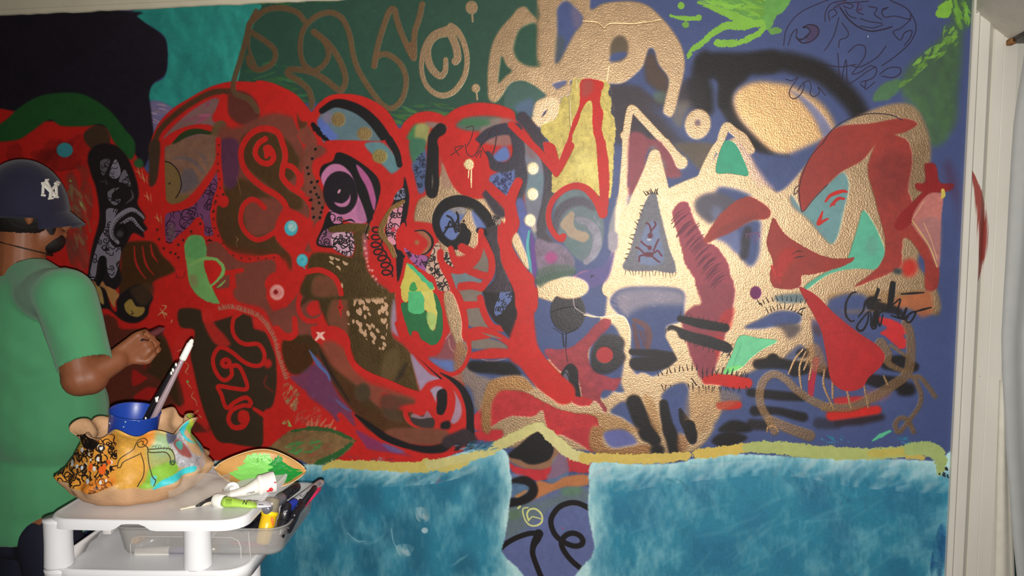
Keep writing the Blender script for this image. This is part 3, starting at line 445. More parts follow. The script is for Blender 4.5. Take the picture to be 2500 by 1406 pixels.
F((56,42,28),"950,210 1160,220 1200,340 1460,280 1520,250 1660,290 1680,400 1780,420 1880,640 1900,800 1900,960 1860,1150 1780,1200 1770,1300 1760,1540 1640,1550 1460,1520 1340,1500 1260,1380 1160,1100 1090,800 1060,640 1100,420 960,380",6)
F((196,40,34),"1170,220 1260,230 1300,360 1400,470 1450,560 1320,560 1240,460 1190,340",8,a=.85); F((196,40,34),"1660,300 1800,330 1840,420 1720,410",8,a=.85); S((196,40,34),14,"1800,860 1780,940 1860,1010",8,a=.5)
S(R,48,"1540,250 1480,300 1470,420 1520,510 1600,550 1720,550 1780,640 1760,740 1680,760 1580,720 1480,640 1400,590 1330,590 1280,680 1290,780 1340,870 1400,900 1460,850 1460,770 1520,760 1570,830 1610,980 1480,980 1330,960 1360,1040 1410,1170 1500,1110 1600,1070 1650,1120 1620,1150",3); E(R,1405,735,58,56,soft=3);E((90,20,20),1405,735,12,12,soft=3);E(R,1815,740,40,44,soft=8)
S(R,[46,50,60,70],"1640,1150 1560,1150 1460,1200 1430,1290 1480,1360 1570,1350 1610,1280 1600,1230",3);E(R,1570,1260,50,70,soft=5); S(R,[40,60],"1680,1180 1790,1250",6)
S((156,128,104),[44,54,50,54,40,54,46],"1340,195 1460,180 1600,215 1720,270 1820,370 1880,500 1910,640 1950,760 1990,880",3,a=.35,jag=2); hairs((160,146,118),"1340,215 1460,200 1600,240 1720,290 1810,400 1870,500 1900,640 1940,760 1980,880",44,44,16,-100,21,a=.6)
brush((150,128,88),"1980,930 2060,960 2130,1040 2110,1200 2040,1180 1960,1060",40,40,22,-55,22,a=.55); brush((176,90,70),"2080,1240 2300,1160 2340,1300 2200,1400 2080,1330",30,50,24,-50,23,a=.45); brush((150,140,80),"1950,1310 2000,1260 2050,1360 2030,1360 1960,1330",10,30,14,-50,24); S((140,190,90),16,"2020,1310 2040,1350",2); hairs((190,120,90),"2200,1340 2330,1340 2460,1380",7,70,34,-80,25,a=.7)
for q in ("930,620 970,605 985,630","1000,720 1040,760 1010,820 1040,840","1020,920 1070,980","1090,1010 1070,1060 1110,1100 1120,1150","1140,1190 1100,1220","1140,1240 1170,1270"): S((190,160,110),[6,14,5],q,2,a=.75)
for q in ("780,170 820,180 790,230","740,270 780,240 830,270","760,200 790,240 810,300","810,240 830,260","880,310 870,340"): S((196,170,110),[6,18,6],q,3,a=.8)
E((110,200,90),1032,915,12,12,soft=2)
# banana with handle
T(200,351)
F((112,164,92),"1000,1000 1030,920 1080,888 1160,898 1205,960 1215,1080 1190,1160 1210,1250 1240,1340 1280,1420 1340,1540 1330,1562 1240,1545 1140,1490 1080,1420 1040,1330 1030,1230 1010,1110",3,jag=1.5); F((84,150,90),"1010,1000 1080,900 1180,920 1215,1080 1150,1130 1040,1100",10,a=.6); F((150,110,80),"1050,1290 1110,1280 1130,1390 1060,1380",12,a=.5); S((126,172,96),[40,44,36,40,24],"1060,1180 1130,1140 1220,1115 1310,1130 1370,1190 1375,1260 1330,1320 1250,1395",2.5,jag=1.5); S((130,170,90),[10,24,10],"1400,1330 1360,1370 1320,1400",2)
# right part of the left head
T(200,702)
F(MR,"1500,0 1800,0 1840,180 1900,220 2100,60 2200,0 2500,200 2500,480 2300,560 1980,500 1860,360 1760,200 1520,130",10); F((92,70,44),"1980,500 2240,460 2320,560 2240,760 2160,840 2030,830 1960,660",10,mat='g',a=.9); F((92,70,44),"2120,200 2200,60 2400,60 2480,200 2500,500 2300,350 2420,280 2360,150 2230,120",10,mat='g',a=.8)
E(R,1910,60,110,150,soft=4);E((214,130,124),1905,45,72,78,soft=3);S((226,170,160),14,"1860,20 1900,-10 1950,10 1955,70 1910,100 1860,80",4,a=.7);E(RC,1893,42,22,24,soft=3)
S(R,[50,50,60],"1980,170 2060,80 2110,0 2160,-80",3); S(R,54,"2400,60 2330,5 2240,-20 2160,20 2115,120 2120,230 2180,310 2270,325 2340,290 2370,210 2320,150 2250,160 2215,210 2250,250 2310,230",3);E(R,2260,205,60,56,soft=4);E(K,2380,42,10,12)
S(R,[60,70,80,80],"2075,300 2080,380 2080,440 2030,480 1960,460 1900,400",4); F(R,"2380,250 2420,420 2520,400 2520,560 2340,560 2240,460 2300,350",4); 
S((232,180,166),[26,40,26],"2290,420 2330,470 2360,500",2);S((232,180,166),[26,40,26],"2365,425 2320,465 2285,505",2)
F((96,60,96),"2030,860 2120,850 2280,740 2400,860 2520,1140 2520,1300 2300,1090 2120,960",10,a=.8); S((86,104,160),[10,40,34],"2225,610 2330,750 2420,870",5)
# ---- second face: eye, body, snout
T(750,702)
F((104,84,54),"-20,-60 380,-100 860,-60 850,280 830,460 940,560 1020,660 1060,840 1090,1030 1000,1020 700,920 500,800 440,640 360,460 200,350 60,0",8,mat='g',var=.1); F((122,66,46),"300,60 380,0 400,460 340,460 200,330 230,150",12,a=.9); F((124,72,52),"140,560 250,520 400,640 460,800 600,920 700,960 1000,1060 1060,1120 900,1100 740,1020 700,1180 560,1160 400,900 250,780",14,a=.85)
F((96,76,50),"20,600 120,560 250,760 420,900 540,1000 700,1160 960,1200 1240,1270 1240,1404 960,1404 640,1404 480,1240 330,1060 200,860 120,700",12,mat='g',a=.9); F((74,58,40),"740,1040 960,1080 1060,1120 900,1170 940,1300 800,1280 720,1180",12,a=.8); E((72,56,38),545,1020,74,90,soft=10); S(K,[20,44,30,20],"120,620 210,800 310,960 400,1100",10,a=.7)
F((110,56,90),"20,830 100,760 180,780 260,960 330,1080 430,1200 470,1404 360,1404 240,1240 120,1140 0,1040",10,a=.85); brush((84,90,150),"30,1040 330,1080 460,1240 300,1150",12,40,16,30,33,a=.5)
S((86,104,160),[10,40,30,20],"20,610 100,740 190,830 220,900",5); S((84,96,140),[20,30,20],"280,1090 340,1150 420,1200",6,a=.7)
dots((206,164,130),80,"400,-20 760,60 800,250 780,420 760,600 640,560 480,400 380,330 400,120",9,19,41,(-.7,.2),asp=1.9,a=.9); dots((206,164,130),20,"520,-100 700,-60 740,160 600,160 480,40",14,28,42,(-.6,0),asp=1.6,a=.9)
E((96,76,46),820,760,80,170,.3,soft=20,a=.6); S(K,[20,60,30],"960,740 920,830 870,900",12,a=.5)
F((156,134,160),"820,260 850,100 870,220 880,350 940,480 860,460 820,400",8,a=.9); F((156,134,160),"1010,650 1100,740 1200,840 1300,890 1180,920 1110,1000 1090,960",6)
S(R,66,"60,400 240,400 340,440 390,520 400,640 470,760 600,850 800,930 960,1000 1120,1050",3); S(R,30,"310,0 325,180",4);E(R,325,190,28,30,soft=3);E(K,318,195,10,10);E(K,180,45,10,10);S(R,[30,10],"320,210 330,280",3)
# leaf
F(R,"860,0 940,0 950,140 930,260 980,420 1080,560 1180,600 1290,560 1330,440 1350,280 1310,100 1260,0 1340,20 1400,180 1380,400 1340,560 1240,660 1120,640 980,560 900,420 870,200",3)
F((40,106,62),"920,150 990,150 1010,240 1100,240 1170,230 1240,420 1260,300 1230,60 1280,100 1320,240 1325,400 1300,500 1230,560 1120,510 1010,470 960,340 930,250",2,jag=1.5); F((206,186,84),"920,-20 1000,-160 1020,-10 985,130 930,120",2,jag=1.5); F((80,180,116),"1000,-10 1080,0 1140,80 1140,240 1000,240 985,140",2,jag=1.5); F((204,196,100),"1070,-20 1180,0 1230,40 1260,200 1270,280 1230,420 1170,330 1180,250 1140,200 1140,90",2,jag=1.5); F((150,190,110),"1170,240 1260,280 1230,425 1170,320",3,jag=1.5,a=.7); F(R,"1020,440 1080,430 1120,520 1190,600 1050,600",3)
T(750,351); F((196,186,84),"975,1165 1100,1270 1225,1380 1220,1430 930,1430 940,1300",2,jag=1.5); S((70,176,126),[20,40,50],"975,1165 1080,1260 1210,1390",2,jag=2); F((60,150,80),"1010,1370 1050,1350 1070,1430 1000,1430",2,jag=1.5)
T(750,702)
F((128,76,84),"1380,450 1470,520 1500,650 1450,820 1330,790 1180,690 1290,640",10,a=.9); F((90,110,165),"1180,690 1300,700 1460,720 1450,820 1380,820 1280,770",12); F((120,110,170),"1370,230 1450,320 1500,520 1440,480 1390,340",10,a=.8); S((200,190,180),[6,16,6],"1410,330 1400,430 1350,500",4,a=.6); S((180,150,130),12,"1380,500 1400,590 1470,650",4,a=.7)
F(G,"1330,60 1420,40 1480,180 1530,380 1520,560 1560,640 1500,660 1440,520 1370,320",5,mat='g'); F((160,116,84),"1460,540 1600,560 1560,760 1500,820 1430,780",10,mat='g',a=.8)
F((124,110,100),"1470,0 1700,0 1660,140 1530,140",4);F((124,110,100),"1560,200 1690,190 1760,330 1790,390 1580,370",4);F((124,110,100),"1620,500 1800,500 1960,570 1900,600 1610,590",5)
S(R,[70,70,60,50],"1420,-20 1500,150 1540,330 1540,480 1600,490 1800,460",3); S(R,[80,60],"1520,170 1700,160",3); S(R,[80,90,70,60],"1560,440 1700,420 1850,460 2000,560",4);S((124,110,100),[6,26,6],"1710,440 1800,470 1900,495",3); S(R,[70,70,60],"1690,100 1730,250 1800,370 1900,400",3)
F((38,30,34),"1740,0 2060,-60 2070,200 2040,320 2010,500 1920,420 1890,370 1830,330 1760,220 1730,100",3,var=.15); doodle("1880,-40 1980,-20 2000,100 1950,180 1900,250 1840,270 1830,190 1880,60",(94,110,160),K,18,26,9,51)
S(R,[70,110,90,60],"1620,660 1800,640 1960,640 2060,640",6); S((220,170,170),[4,16,4],"1700,695 1800,715 1940,690",3,a=.7)
F((156,130,110),"1380,860 1560,760 1660,850 1800,900 1730,1000 1720,1200 1640,1180 1600,1000 1480,920",14,mat='g',a=.8)
F(K,"1560,770 1590,720 1700,715 1900,720 2010,740 2090,850 2000,860 1800,840 1620,820",8); F((160,120,80),"1750,960 1850,880 2100,860 2200,1000 1920,1000 1840,1060 1800,1160 1790,1404 1720,1404 1700,1240",8,mat='g')
S(R,[40,44,50],"1580,520 1580,640 1530,760 1470,820 1400,845 1330,830 1250,780 1150,700",2.5); E(R,1578,540,24,34,soft=3)
S(K,[16,26,30],"890,410 960,530 1060,640 1200,780 1330,900",2.5); S(R,[60,56,50],"880,350 930,480 1050,610 1200,750 1330,860 1440,960 1520,1100 1520,1250 1440,1350 1300,1400 1130,1370 1000,1300 960,1210 1040,1170 1150,1150 1170,1060 1220,940 1320,910",3)
S(K,[10,50,80,80,70],"1300,830 1420,900 1520,1000 1580,1150 1590,1300 1590,1450",4)
F((160,140,162),"1420,1000 1500,1130 1500,1260 1430,1330 1390,1280 1420,1150",5,a=.9); F((160,140,162),"1200,1000 1260,960 1330,980 1270,1040 1250,1120 1190,1060",5); S(R,[60,90,80,60],"1330,930 1400,1050 1400,1180 1370,1290",4); F(K,"1270,1020 1330,985 1365,1030 1360,1160 1320,1240 1260,1220 1270,1120",3); F(R,"1110,1050 1190,1000 1250,1110 1270,1230 1330,1260 1300,1380 1240,1380 1220,1260 1170,1230 1060,1260 1030,1180",3); F((150,130,150),"1010,1250 1050,1230 1130,1260 1170,1200 1220,1270 1180,1290 1050,1290",4,a=.8); F((58,46,44),"1005,1265 1100,1280 1225,1270 1245,1330 1220,1370 1140,1370 1040,1330",4); F(K,"1310,1320 1385,1300 1395,1370 1310,1380",6)
# bottom belly and red ends
S(K,[20,60,80,70],"470,1240 600,1340 750,1450 950,1530",6); T(750,1054)
F((116,66,48),"760,0 900,-40 1350,-20 1330,110 1060,125 900,80",8); S(K,[40,70,60,80,110],"680,0 820,80 1000,140 1200,170 1450,130",8); S(K,[80,100],"1590,-60 1590,120",5); F((50,38,44),"1330,60 1450,0 1560,-30 1660,90 1440,160 1330,140",10)
S(R,[70,60,50,80],"320,-160 460,-20 700,90 900,170 1100,250",3); F(R,"360,130 520,130 700,180 1000,240 1260,240 1440,130 1400,240 1270,290 1000,300 560,260 320,260",6,a=.9); F((120,50,100),"470,-20 640,60 900,190 1040,240 800,200 560,150",8,a=.85); F((90,100,160),"730,110 850,140 960,200 820,190",6,a=.7); S(R,[120,110,60],"330,-60 440,40 540,140",5)
brush((130,60,70),"300,240 600,230 900,260 700,290 340,280",20,30,10,0,55,a=.6); brush((150,150,170),"660,250 760,240 760,290 690,290",9,24,10,-40,56,a=.6)
# green leaf bottom
T(400,950); F((128,98,62),"980,610 1080,520 1240,400 1400,385 1600,395 1760,440 1860,500 1800,600 1660,690 1480,780 1380,790 1390,720 1180,640",5,jag=2,var=.15); brush((60,140,70),"1180,560 1400,480 1560,520 1480,600 1300,640",40,50,22,-15,61,a=.55); brush((160,80,60),"1150,600 1300,440 1700,500 1500,660",26,34,16,-20,62,a=.4); S((54,88,44),[20,40,30,40,20],"1240,410 1420,380 1620,395 1760,450 1865,500",3,jag=2); S((46,96,48),[30,70,70,40],"1830,530 1680,640 1520,720 1400,790",3,jag=2); brush((180,170,170),"1400,780 1700,660 1720,700 1480,820 1400,840",20,40,12,-30,63,a=.5)
# ---- second face, upper
T(625,0)
F(R,"0,790 130,800 280,860 400,930 500,1040 545,1090 600,1020 700,940 820,915 980,925 1120,970 1260,1060 1340,1160 1400,1260 1450,1190 1550,1110 1680,1085 1800,1110 1850,1130 1950,1060 2100,1010 2260,1005 2400,1030 2520,1090 2520,1190 2400,1140 2260,1095 2120,1110 2010,1180 1960,1240 2100,1300 2150,1404 1800,1404 1800,1290 1860,1250 1790,1200 1680,1180 1560,1220 1480,1320 1460,1404 1330,1404 1250,1290 1150,1150 1000,1040 860,1000 740,1010 640,1080 600,1180 560,1240 620,1340 700,1404 500,1404 420,1290 370,1180 360,1100 300,1000 200,930 80,890 0,890",3)
F((132,66,52),"410,1290 500,1220 600,1404 460,1404",6); F((110,84,56),"400,1100 440,1180 500,1190 480,1240 420,1250",6,a=.8,mat='g')
F((92,116,124),"600,1190 650,1090 740,1040 860,1050 1000,1100 1120,1200 1230,1340 1260,1404 720,1404 640,1330",5); F((90,110,180),"598,1190 650,1160 760,1290 800,1340 700,1404 640,1320",10); F((140,110,140),"640,1120 720,1080 760,1180 680,1200",14,a=.6); S(K,[60,90,100,110,100],"640,1080 760,1010 880,1020 1020,1080 1150,1190 1260,1340 1330,1450",5); E((176,148,100),805,1165,68,70,soft=5,mat='g');E((176,148,100),1060,1305,72,66,soft=5,mat='g')
S(K,[60,50,40],"560,1220 620,1300 720,1390",4,jag=2)
F((64,118,72),"1460,1404 1500,1280 1560,1210 1620,1240 1560,1404",8); F((150,150,90),"1560,1230 1650,1200 1700,1240 1660,1404 1560,1404",8); F((140,110,100),"1650,1190 1790,1200 1870,1250 1740,1260",6); S(K,[120,100,90],"1800,1260 1740,1320 1730,1450",5)
F((84,104,90),"1950,1230 2050,1150 2250,1130 2400,1160 2300,1260 2100,1280",8); F((140,116,110),"2180,1280 2300,1160 2520,1180 2520,1404 2260,1404",8,a=.8); F((60,110,72),"2040,1160 2280,1180 2240,1230 2000,1220",8,jag=2,a=.8); S((54,50,64),[90,110,120],"2160,1400 2260,1310 2400,1260 2540,1260",6,mat='gl')
T(750,351)
F(R,"180,-30 700,-30 820,-60 1010,-30 1040,150 1050,300 1090,420 1080,560 1050,740 1150,760 1260,900 1240,1040 1150,1090 960,1020 970,1160 880,1430 700,1430 560,1200 600,900 640,640 710,440 640,280 500,160 330,80",3); F((92,130,136),"560,0 700,-20 780,20 860,120 920,210 830,290 760,230 640,110",5); E((176,156,96),708,122,74,68,soft=5,mat='g'); S(K,[80,70,60],"800,-40 870,80 900,200",3)
F((122,62,50),"-20,0 160,-20 180,40 60,130 60,250 130,400 220,560 190,700 110,850 40,960 -20,960",5,a=.0)
F((124,66,52),"-30,40 100,20 60,130 50,280 100,400 150,520 150,660 130,740 40,740 40,520 -20,480",6); pathdots((30,22,20),"70,65 65,120 0,230 20,310 40,390 30,490 40,540 60,660 65,710",9,14,1.5,5); pathdots((30,22,20),"90,380 75,430 110,510 115,580 150,620 130,680 125,715",8,14,1.5,5)
F(K,"290,85 400,110 560,210 680,320 715,430 695,550 650,680 610,770 580,770 420,690 230,640 210,510 150,380 120,290 150,210 250,165",3); F(PK,"135,340 180,240 260,195 360,220 460,340 490,470 540,600 580,760 430,770 330,720 215,665 240,610 200,500",3); F((160,100,140),"495,560 540,600 580,760 500,740 480,640",6,a=.6); E((30,22,30),325,478,168,212,-.12,soft=2.5); F(PK,"262,570 340,580 400,540 420,490 418,560 380,610 310,612",2); E((226,160,180),312,463,12,24,.5,soft=2); F((176,90,140),"478,200 560,270 630,380 668,520 668,590 652,650 620,560 580,430 510,300",3); S(K,[40,70,70,60],"400,180 480,330 560,520 610,720",4)
F(K,"215,660 340,740 340,860 330,1000 240,1015 90,980 150,810",3); doodle("220,830 330,880 240,990 110,970 160,850",PK,K,16,30,9,61,a=.7); doodle("230,670 330,700 340,770 250,770",PK,K,6,26,9,62); doodle("250,880 450,870 460,1020 420,1100 330,1070 250,1010",(206,160,180),K,22,36,11,63); S((28,20,24),[10,20,10],"330,760 420,740 460,760",2)
S((124,98,58),[60,90,84],"230,835 400,815 580,820",3,mat='g'); F((110,86,54),"450,870 580,850 600,880 560,1000 540,1120 440,1130 470,1000",5,mat='g'); F((190,100,130),"540,900 580,900 600,1100 560,1100",8,a=.6); S(K,[8,20,8],"610,760 570,870 600,930",2)
F((104,84,54),"40,1080 180,1060 330,1085 460,1110 560,1100 590,1230 680,1340 800,1440 760,1500 -20,1500 0,1250",8,mat='g',var=.1); F((122,66,46),"80,1300 250,1290 330,1404 300,1480 60,1480",12,a=.8); S(R,60,"-20,1250 120,1230 250,1290 310,1380 330,1460",3)
dots((214,176,140),16,"110,1080 330,1130 560,1280 560,1404 340,1404 340,1250",18,28,43,(-.6,0),asp=1.4,a=.85); brush((150,80,110),"560,1080 640,1250 760,1404 700,1404 580,1240",30,20,12,60,64,a=.6); pathdots((220,150,140),"570,910 570,1040 610,1220 680,1320",12,12,2,8)
coil((40,22,24),"690,800 680,900 680,1010 740,1110 780,1210 780,1290",17,52,7,1.6)
F(K,"950,322 985,440 995,560 960,760 905,850 880,1000 943,1098 885,1350 865,1090 845,1000 765,900 790,700 880,480 935,420",2.5); doodle("870,480 940,430 955,520 850,545",(120,124,150),K,10,24,8,65); S((156,120,76),[40,70,60,70,60,50],"935,560 840,630 760,740 720,860 800,980 850,1090",3,mat='g'); doodle("830,650 900,620 935,600 905,800 875,950 840,985 780,910 785,760",(216,140,160),K,24,30,9,66); E((206,60,80),840,835,22,24,soft=2); S(R,[50,80,70],"940,790 900,880 900,1000",3); S(K,12,"960,760 965,830 935,900 930,1020",1.6)
S(K,[8,30],"850,1000 890,1080 940,1096",2)
E(R,1080,940,180,175,soft=3); F((156,96,70),"1060,845 1180,860 1225,960 1190,1060 1110,1085 1180,960",5); S(K,[10,26,10],"1050,848 1140,845 1210,910 1220,990 1170,1060 1115,1080",2); E((160,104,64),1072,962,24,24,soft=5)
doodle("945,1010 1050,1080 1180,1100 1195,1250 1080,1200 990,1110",(150,84,140),K,22,26,9,67); doodle("1200,1090 1260,970 1300,1000 1290,1190 1400,1404 1290,1430 1240,1300 1160,1240",(196,160,140),K,34,30,9,68); doodle("1310,1005 1380,1010 1455,1205 1350,1170",(196,170,146),K,14,30,10,69); hairs(K,"1190,1150 1210,1210 1290,1210",8,46,10,100,70)
# ---- third face
F((78,96,140),"1020,220 1060,120 1160,60 1160,420 1090,480 1050,300",8); F((60,110,84),"1000,-40 1150,-40 1140,80 1030,180",8); doodle("1040,200 1150,80 1140,380 1080,420",(74,92,130),(34,36,56),34,20,7,71,a=.7)
F(G,"1080,560 1180,480 1300,300 1320,180 1440,430 1600,530 1800,540 1950,690 1930,780 1860,740 1720,860 1650,1000 1480,1100 1300,1000 1250,800 1100,760 1040,740",5,mat='g'); F((150,110,100),"1300,100 1330,200 1420,400 1320,420 1300,300",10,a=.5)
S(K,[110,120,130,150,120],"1230,-60 1225,100 1220,240 1215,380 1215,470",4); S((150,140,120),[4,18,4],"1220,300 1222,370 1218,430",5,a=.6)
F((58,50,62),"1700,470 1760,450 1860,570 1950,680 1900,720 1830,690",10)
F((96,112,165),"1790,310 2050,230 2040,380 1980,500 1880,490 1790,400",5); doodle("1800,320 2030,250 2000,400 1960,490 1880,480 1810,410",(96,112,165),(44,44,84),44,20,8,72); F((92,116,176),"1790,150 1930,20 1980,130 1900,180",8)
F((120,122,136),"2080,-60 2200,0 2290,140 2320,300 2300,560 2260,900 2200,880 2130,640 2110,300",8); F((130,90,90),"2130,0 2220,40 2240,140 2160,120",14,a=.7); F((100,128,136),"2140,300 2320,300 2280,480 2180,560 2130,440",14,a=.7)
S((56,48,58),[110,120,110,100],"2100,-260 2240,-80 2340,130 2370,330 2350,560 2300,760 2290,880 2360,960",8,mat='gl'); S((54,50,62),[80,100,100,130,120,100],"1760,110 1830,210 1960,220 2060,120 2050,-40 2000,-140",6,mat='gl'); S((54,50,62),[110,130,90],"2060,100 2090,330 2050,560",8,mat='gl')
F((88,100,160),"2040,560 2110,540 2150,700 2180,830 2160,960 2130,1040 2080,900 2060,760",8)
F(R,"1285,-60 1500,-70 1640,-40 1730,60 1775,180 1780,330 1740,450 1660,515 1580,515 1480,470 1400,360 1330,190 1290,60",3); E((226,200,150),1580,200,50,54,soft=4,mat='g',jag=2); S((226,200,150),[10,14,8],"1575,250 1570,330",1.5,mat='g');S((226,200,150),[14,18,8],"1600,250 1598,350 1600,425",1.5,mat='g')
for q in ("1400,110 1470,60 1520,20 1440,40 1480,110","1540,0 1560,90 1610,120 1680,60 1690,0 1640,110","1650,130 1700,60 1690,130","1740,-60 1700,10 1780,130 1830,40 1840,-60","1550,-160 1620,-170 1600,-60 1560,20","1750,-60 1790,-150 1850,-130 1840,-20 1810,90"): S((60,34,40),9,q,1.5,a=.85)
S(K,[120,110,110,120,120,130],"1540,880 1520,950 1430,975 1330,910 1275,800 1275,700 1340,600 1440,560 1540,565 1650,620 1740,720 1800,850 1830,1000",4); F((98,116,170),"1300,740 1360,655 1500,620 1560,650 1520,720 1480,800 1470,900 1410,940 1340,890 1300,810",4); F((98,116,170),"1600,640 1700,740 1750,830 1660,830",8); F((160,140,110),"1400,640 1520,620 1620,640 1560,690 1460,680",10,a=.7,mat='g'); F(K,"1490,780 1540,780 1565,850 1550,930 1480,990 1450,930 1490,860",3); E(K,1526,753,12,12)
for q in ("1330,875 1370,810 1395,755 1430,810 1450,860","1350,815 1460,795","1365,700 1410,730 1470,850","1440,790 1475,720 1455,665","1480,850 1470,690"): S(K,20,q,1.8,a=.9)
F((56,46,54),"1660,850 1740,830 1860,800 1870,1000 1920,1200 1990,1404 1990,1440 1740,1440 1820,1330 1840,1200 1800,1020 1720,900",4,var=.15,mat='s'); F(K,"1650,860 1660,820 1740,830 1760,900 1700,880",3); doodle("1800,700 1880,720 1890,780 1840,790",(150,130,120),K,10,20,8,73)
S(R,[90,100,80],"1770,410 1850,490 1950,560",3); S(R,[90,100,110,130],"2060,370 2010,480 1980,580 1990,700",3); S(R,[100,150,150,110],"1985,660 2000,770 1960,880 1930,1000",4); S(R,[50,60,90],"1880,820 1890,960 1960,1100",3); S(R,[110,170,210,230,230],"1930,960 1970,1120 2060,1280 2130,1420 2140,1560",4)
F(G,"1995,950 2030,870 2060,880 2110,1000 2150,1110 2165,1225 2120,1190 2050,1070",5,mat='g'); S((88,172,170),[20,30,26,20],"2165,850 2150,1000 2180,1200 2205,1350",3); S((104,64,140),[20,46,40,16],"2190,880 2210,1060 2215,1250 2230,1390",4)
for x,y in ((2203,238),(2200,490),(2175,745)): E((226,196,150),x,y,54,60,soft=5,mat='g')
S((200,170,140),[60,40],"2200,790 2220,840",10,a=.5,mat='g')
F((124,110,100),"1590,1200 1690,1010 1740,1060 1780,1250 1640,1220",4); F((110,124,130),"1400,1260 1540,1250 1700,1330 1700,1404 1420,1404",5);
S(R,[70,64,60,60,60],"1300,1060 1305,1140 1370,1210 1480,1240 1580,1200 1660,1110 1690,1000 1695,850",3); S(R,[60,70,70,70],"1700,900 1760,1020 1800,1140 1790,1270 1710,1390",3); S(R,90,"1510,1010 1580,1050 1640,1080",4); S(R,[60,70],"1400,1020 1440,1150 1500,1220",4); S(R,[70,80,70],"1580,1240 1700,1280 1780,1290",4); S(R,60,"1370,1260 1430,1430",4); S(R,80,"1500,1390 1600,1380 1700,1400",4)
# red trunk of the third face, going down
T(750,702); S(R,[230,180,170,190,220,260,260,240],"2110,-60 2130,100 2130,260 2120,420 2130,560 2200,720 2330,880 2500,1020",8); F(R,"2000,420 2060,300 2200,300 2260,600 2420,800 2500,900 2500,1080 2300,1000 2120,800 1980,700 1960,560",10)
S((190,44,40),6,"2030,322 2200,322",1.5); S((190,40,36),[6,14,6],"2130,150 2150,210 2120,280",2)
# ---- yellow paper with red drips
T(1250,0)
F(YE,"590,785 680,768 900,790 955,830 940,900 970,960 968,1100 1000,1150 1012,1300 1000,1404 985,1700 960,1920 870,1930 680,1800 640,1782 560,1805 400,1885 390,1700 400,1450 270,1250 430,1150 480,960 560,930",2,jag=3,mat='y',var=.14)
brush((150,132,70),"590,785 950,830 1000,1300 950,1900 400,1850 400,1300",50,60,26,80,101,a=.25,mat='y'); F((208,196,120),"700,1440 800,1560 850,1800 700,1700 600,1750 640,1500",24,a=.5,mat='y')
S((220,206,160),9,"562,960 570,1150 580,1330 560,1404",1.5,mat='y'); S((120,104,60),5,"556,960 562,1150 572,1330",1.5); S((220,206,160),7,"630,780 632,860",1.5,mat='y')
F(R,"682,780 890,800 870,900 860,1010 890,1110 876,1260 908,1404 940,1620 900,1800 895,2000 870,2060 850,1800 820,1404 790,1260 785,1010 735,990 680,1080 640,1200 592,1310 575,1404 500,1620 420,1700 300,1404 400,1404 440,1480 470,1590 530,1404 590,1200 660,1010",2,jag=1); F((150,74,66),"685,785 790,790 780,900 690,950",12,a=.7)
T(1250,351)
S(R,[70,64,66,60],"-10,-190 120,-60 250,60 330,160 430,280",3); S(R,[60,70,90],"430,290 480,200 560,20",3)
T(1250,0)
T(1250,351)
F((106,120,126),"410,860 400,700 460,520 600,425 700,450 800,580 880,690 900,860 860,1040 740,1150 620,1110 500,960",6); S((64,58,72),[60,90,90,60],"420,850 450,690 540,590 680,560 800,620",10,mat='gl'); F((170,148,126),"470,790 540,690 585,655 610,700 600,780 640,840 720,860 755,910 700,960 570,915 520,850",4,jag=1); F((98,120,120),"510,950 580,920 650,960 700,1040 640,1090 560,1040",8,a=.8); S((112,108,122),[60,80,90,90,80,60],"640,730 740,770 810,850 830,970 790,1080 720,1150",5,mat='gl',var=.2); brush((150,146,165),"760,660 860,760 900,900 860,860 780,720",10,30,14,60,105,a=.4)
S(R,[60,56,56,60,70,90],"500,900 480,930 430,900 370,800 355,680 390,560 470,470 560,420 650,410 740,450 830,560 885,680",3); E(R,480,920,42,36,soft=3); S(R,[60,70,80,90],"880,-20 905,200 905,420 890,650",3,jag=1)
F((110,92,112),"230,930 360,960 480,980 580,1080 610,1180 520,1250 300,1290 240,1180",5,var=.16,mat='gl'); E((168,72,128),380,1110,60,60,soft=10,jag=2); S((48,80,62),[60,70,40],"250,1340 420,1280 600,1250",8); F((66,84,72),"240,1250 400,1180 600,1190 590,1280 380,1330 260,1404",10,a=.8,mat='gl'); S((190,110,150),[14,36,10],"600,1300 680,1260 750,1235",4); F((96,86,140),"620,1290 760,1230 900,1180 1000,1020 950,1280 860,1380 740,1404",10); hairs(K,"770,1285 790,1285",6,24,5,60,106,60)
E(G,560,1404,190,110,soft=6,mat='g'); S((140,130,140),[100,90],"985,900 985,1000",8,mat='gl')

# between the two water panels
T(1150,1054)
F((92,102,148),"360,540 700,560 1160,540 1180,900 1260,1404 220,1404 320,1000",10); F((96,112,112),"360,640 560,680 760,640 1000,560 1150,560 1150,680 800,740 600,900 340,1050",26,a=.8); F((90,136,84),"880,550 1060,520 1060,600 900,610",14,a=.6); F((88,120,70),"370,770 480,760 480,830 380,860",14,a=.5)
F((150,104,70),"360,230 800,180 880,100 900,300 760,370 500,350",10,a=.9); F((180,44,52),"340,270 480,350 760,350 880,180 940,230 1180,310 1180,400 950,390 840,440 720,470 560,470 420,400",4,jag=3); F((100,120,150),"800,280 900,190 960,380 900,500 740,480 780,370",8,jag=2,a=.7)
F((180,114,70),"640,480 800,500 940,430 1130,420 1130,520 900,540 660,640 560,660",8,jag=2); F((104,120,150),"390,400 530,430 500,480 400,480",6,a=.7)
S(K,[90,90,110,100,90],"400,500 520,470 590,520 590,600 500,660 370,690",8); F((80,110,140),"400,500 560,530 540,600 430,640 390,600",6,a=.9); F((170,120,80),"430,620 540,565 540,590 460,640",4)
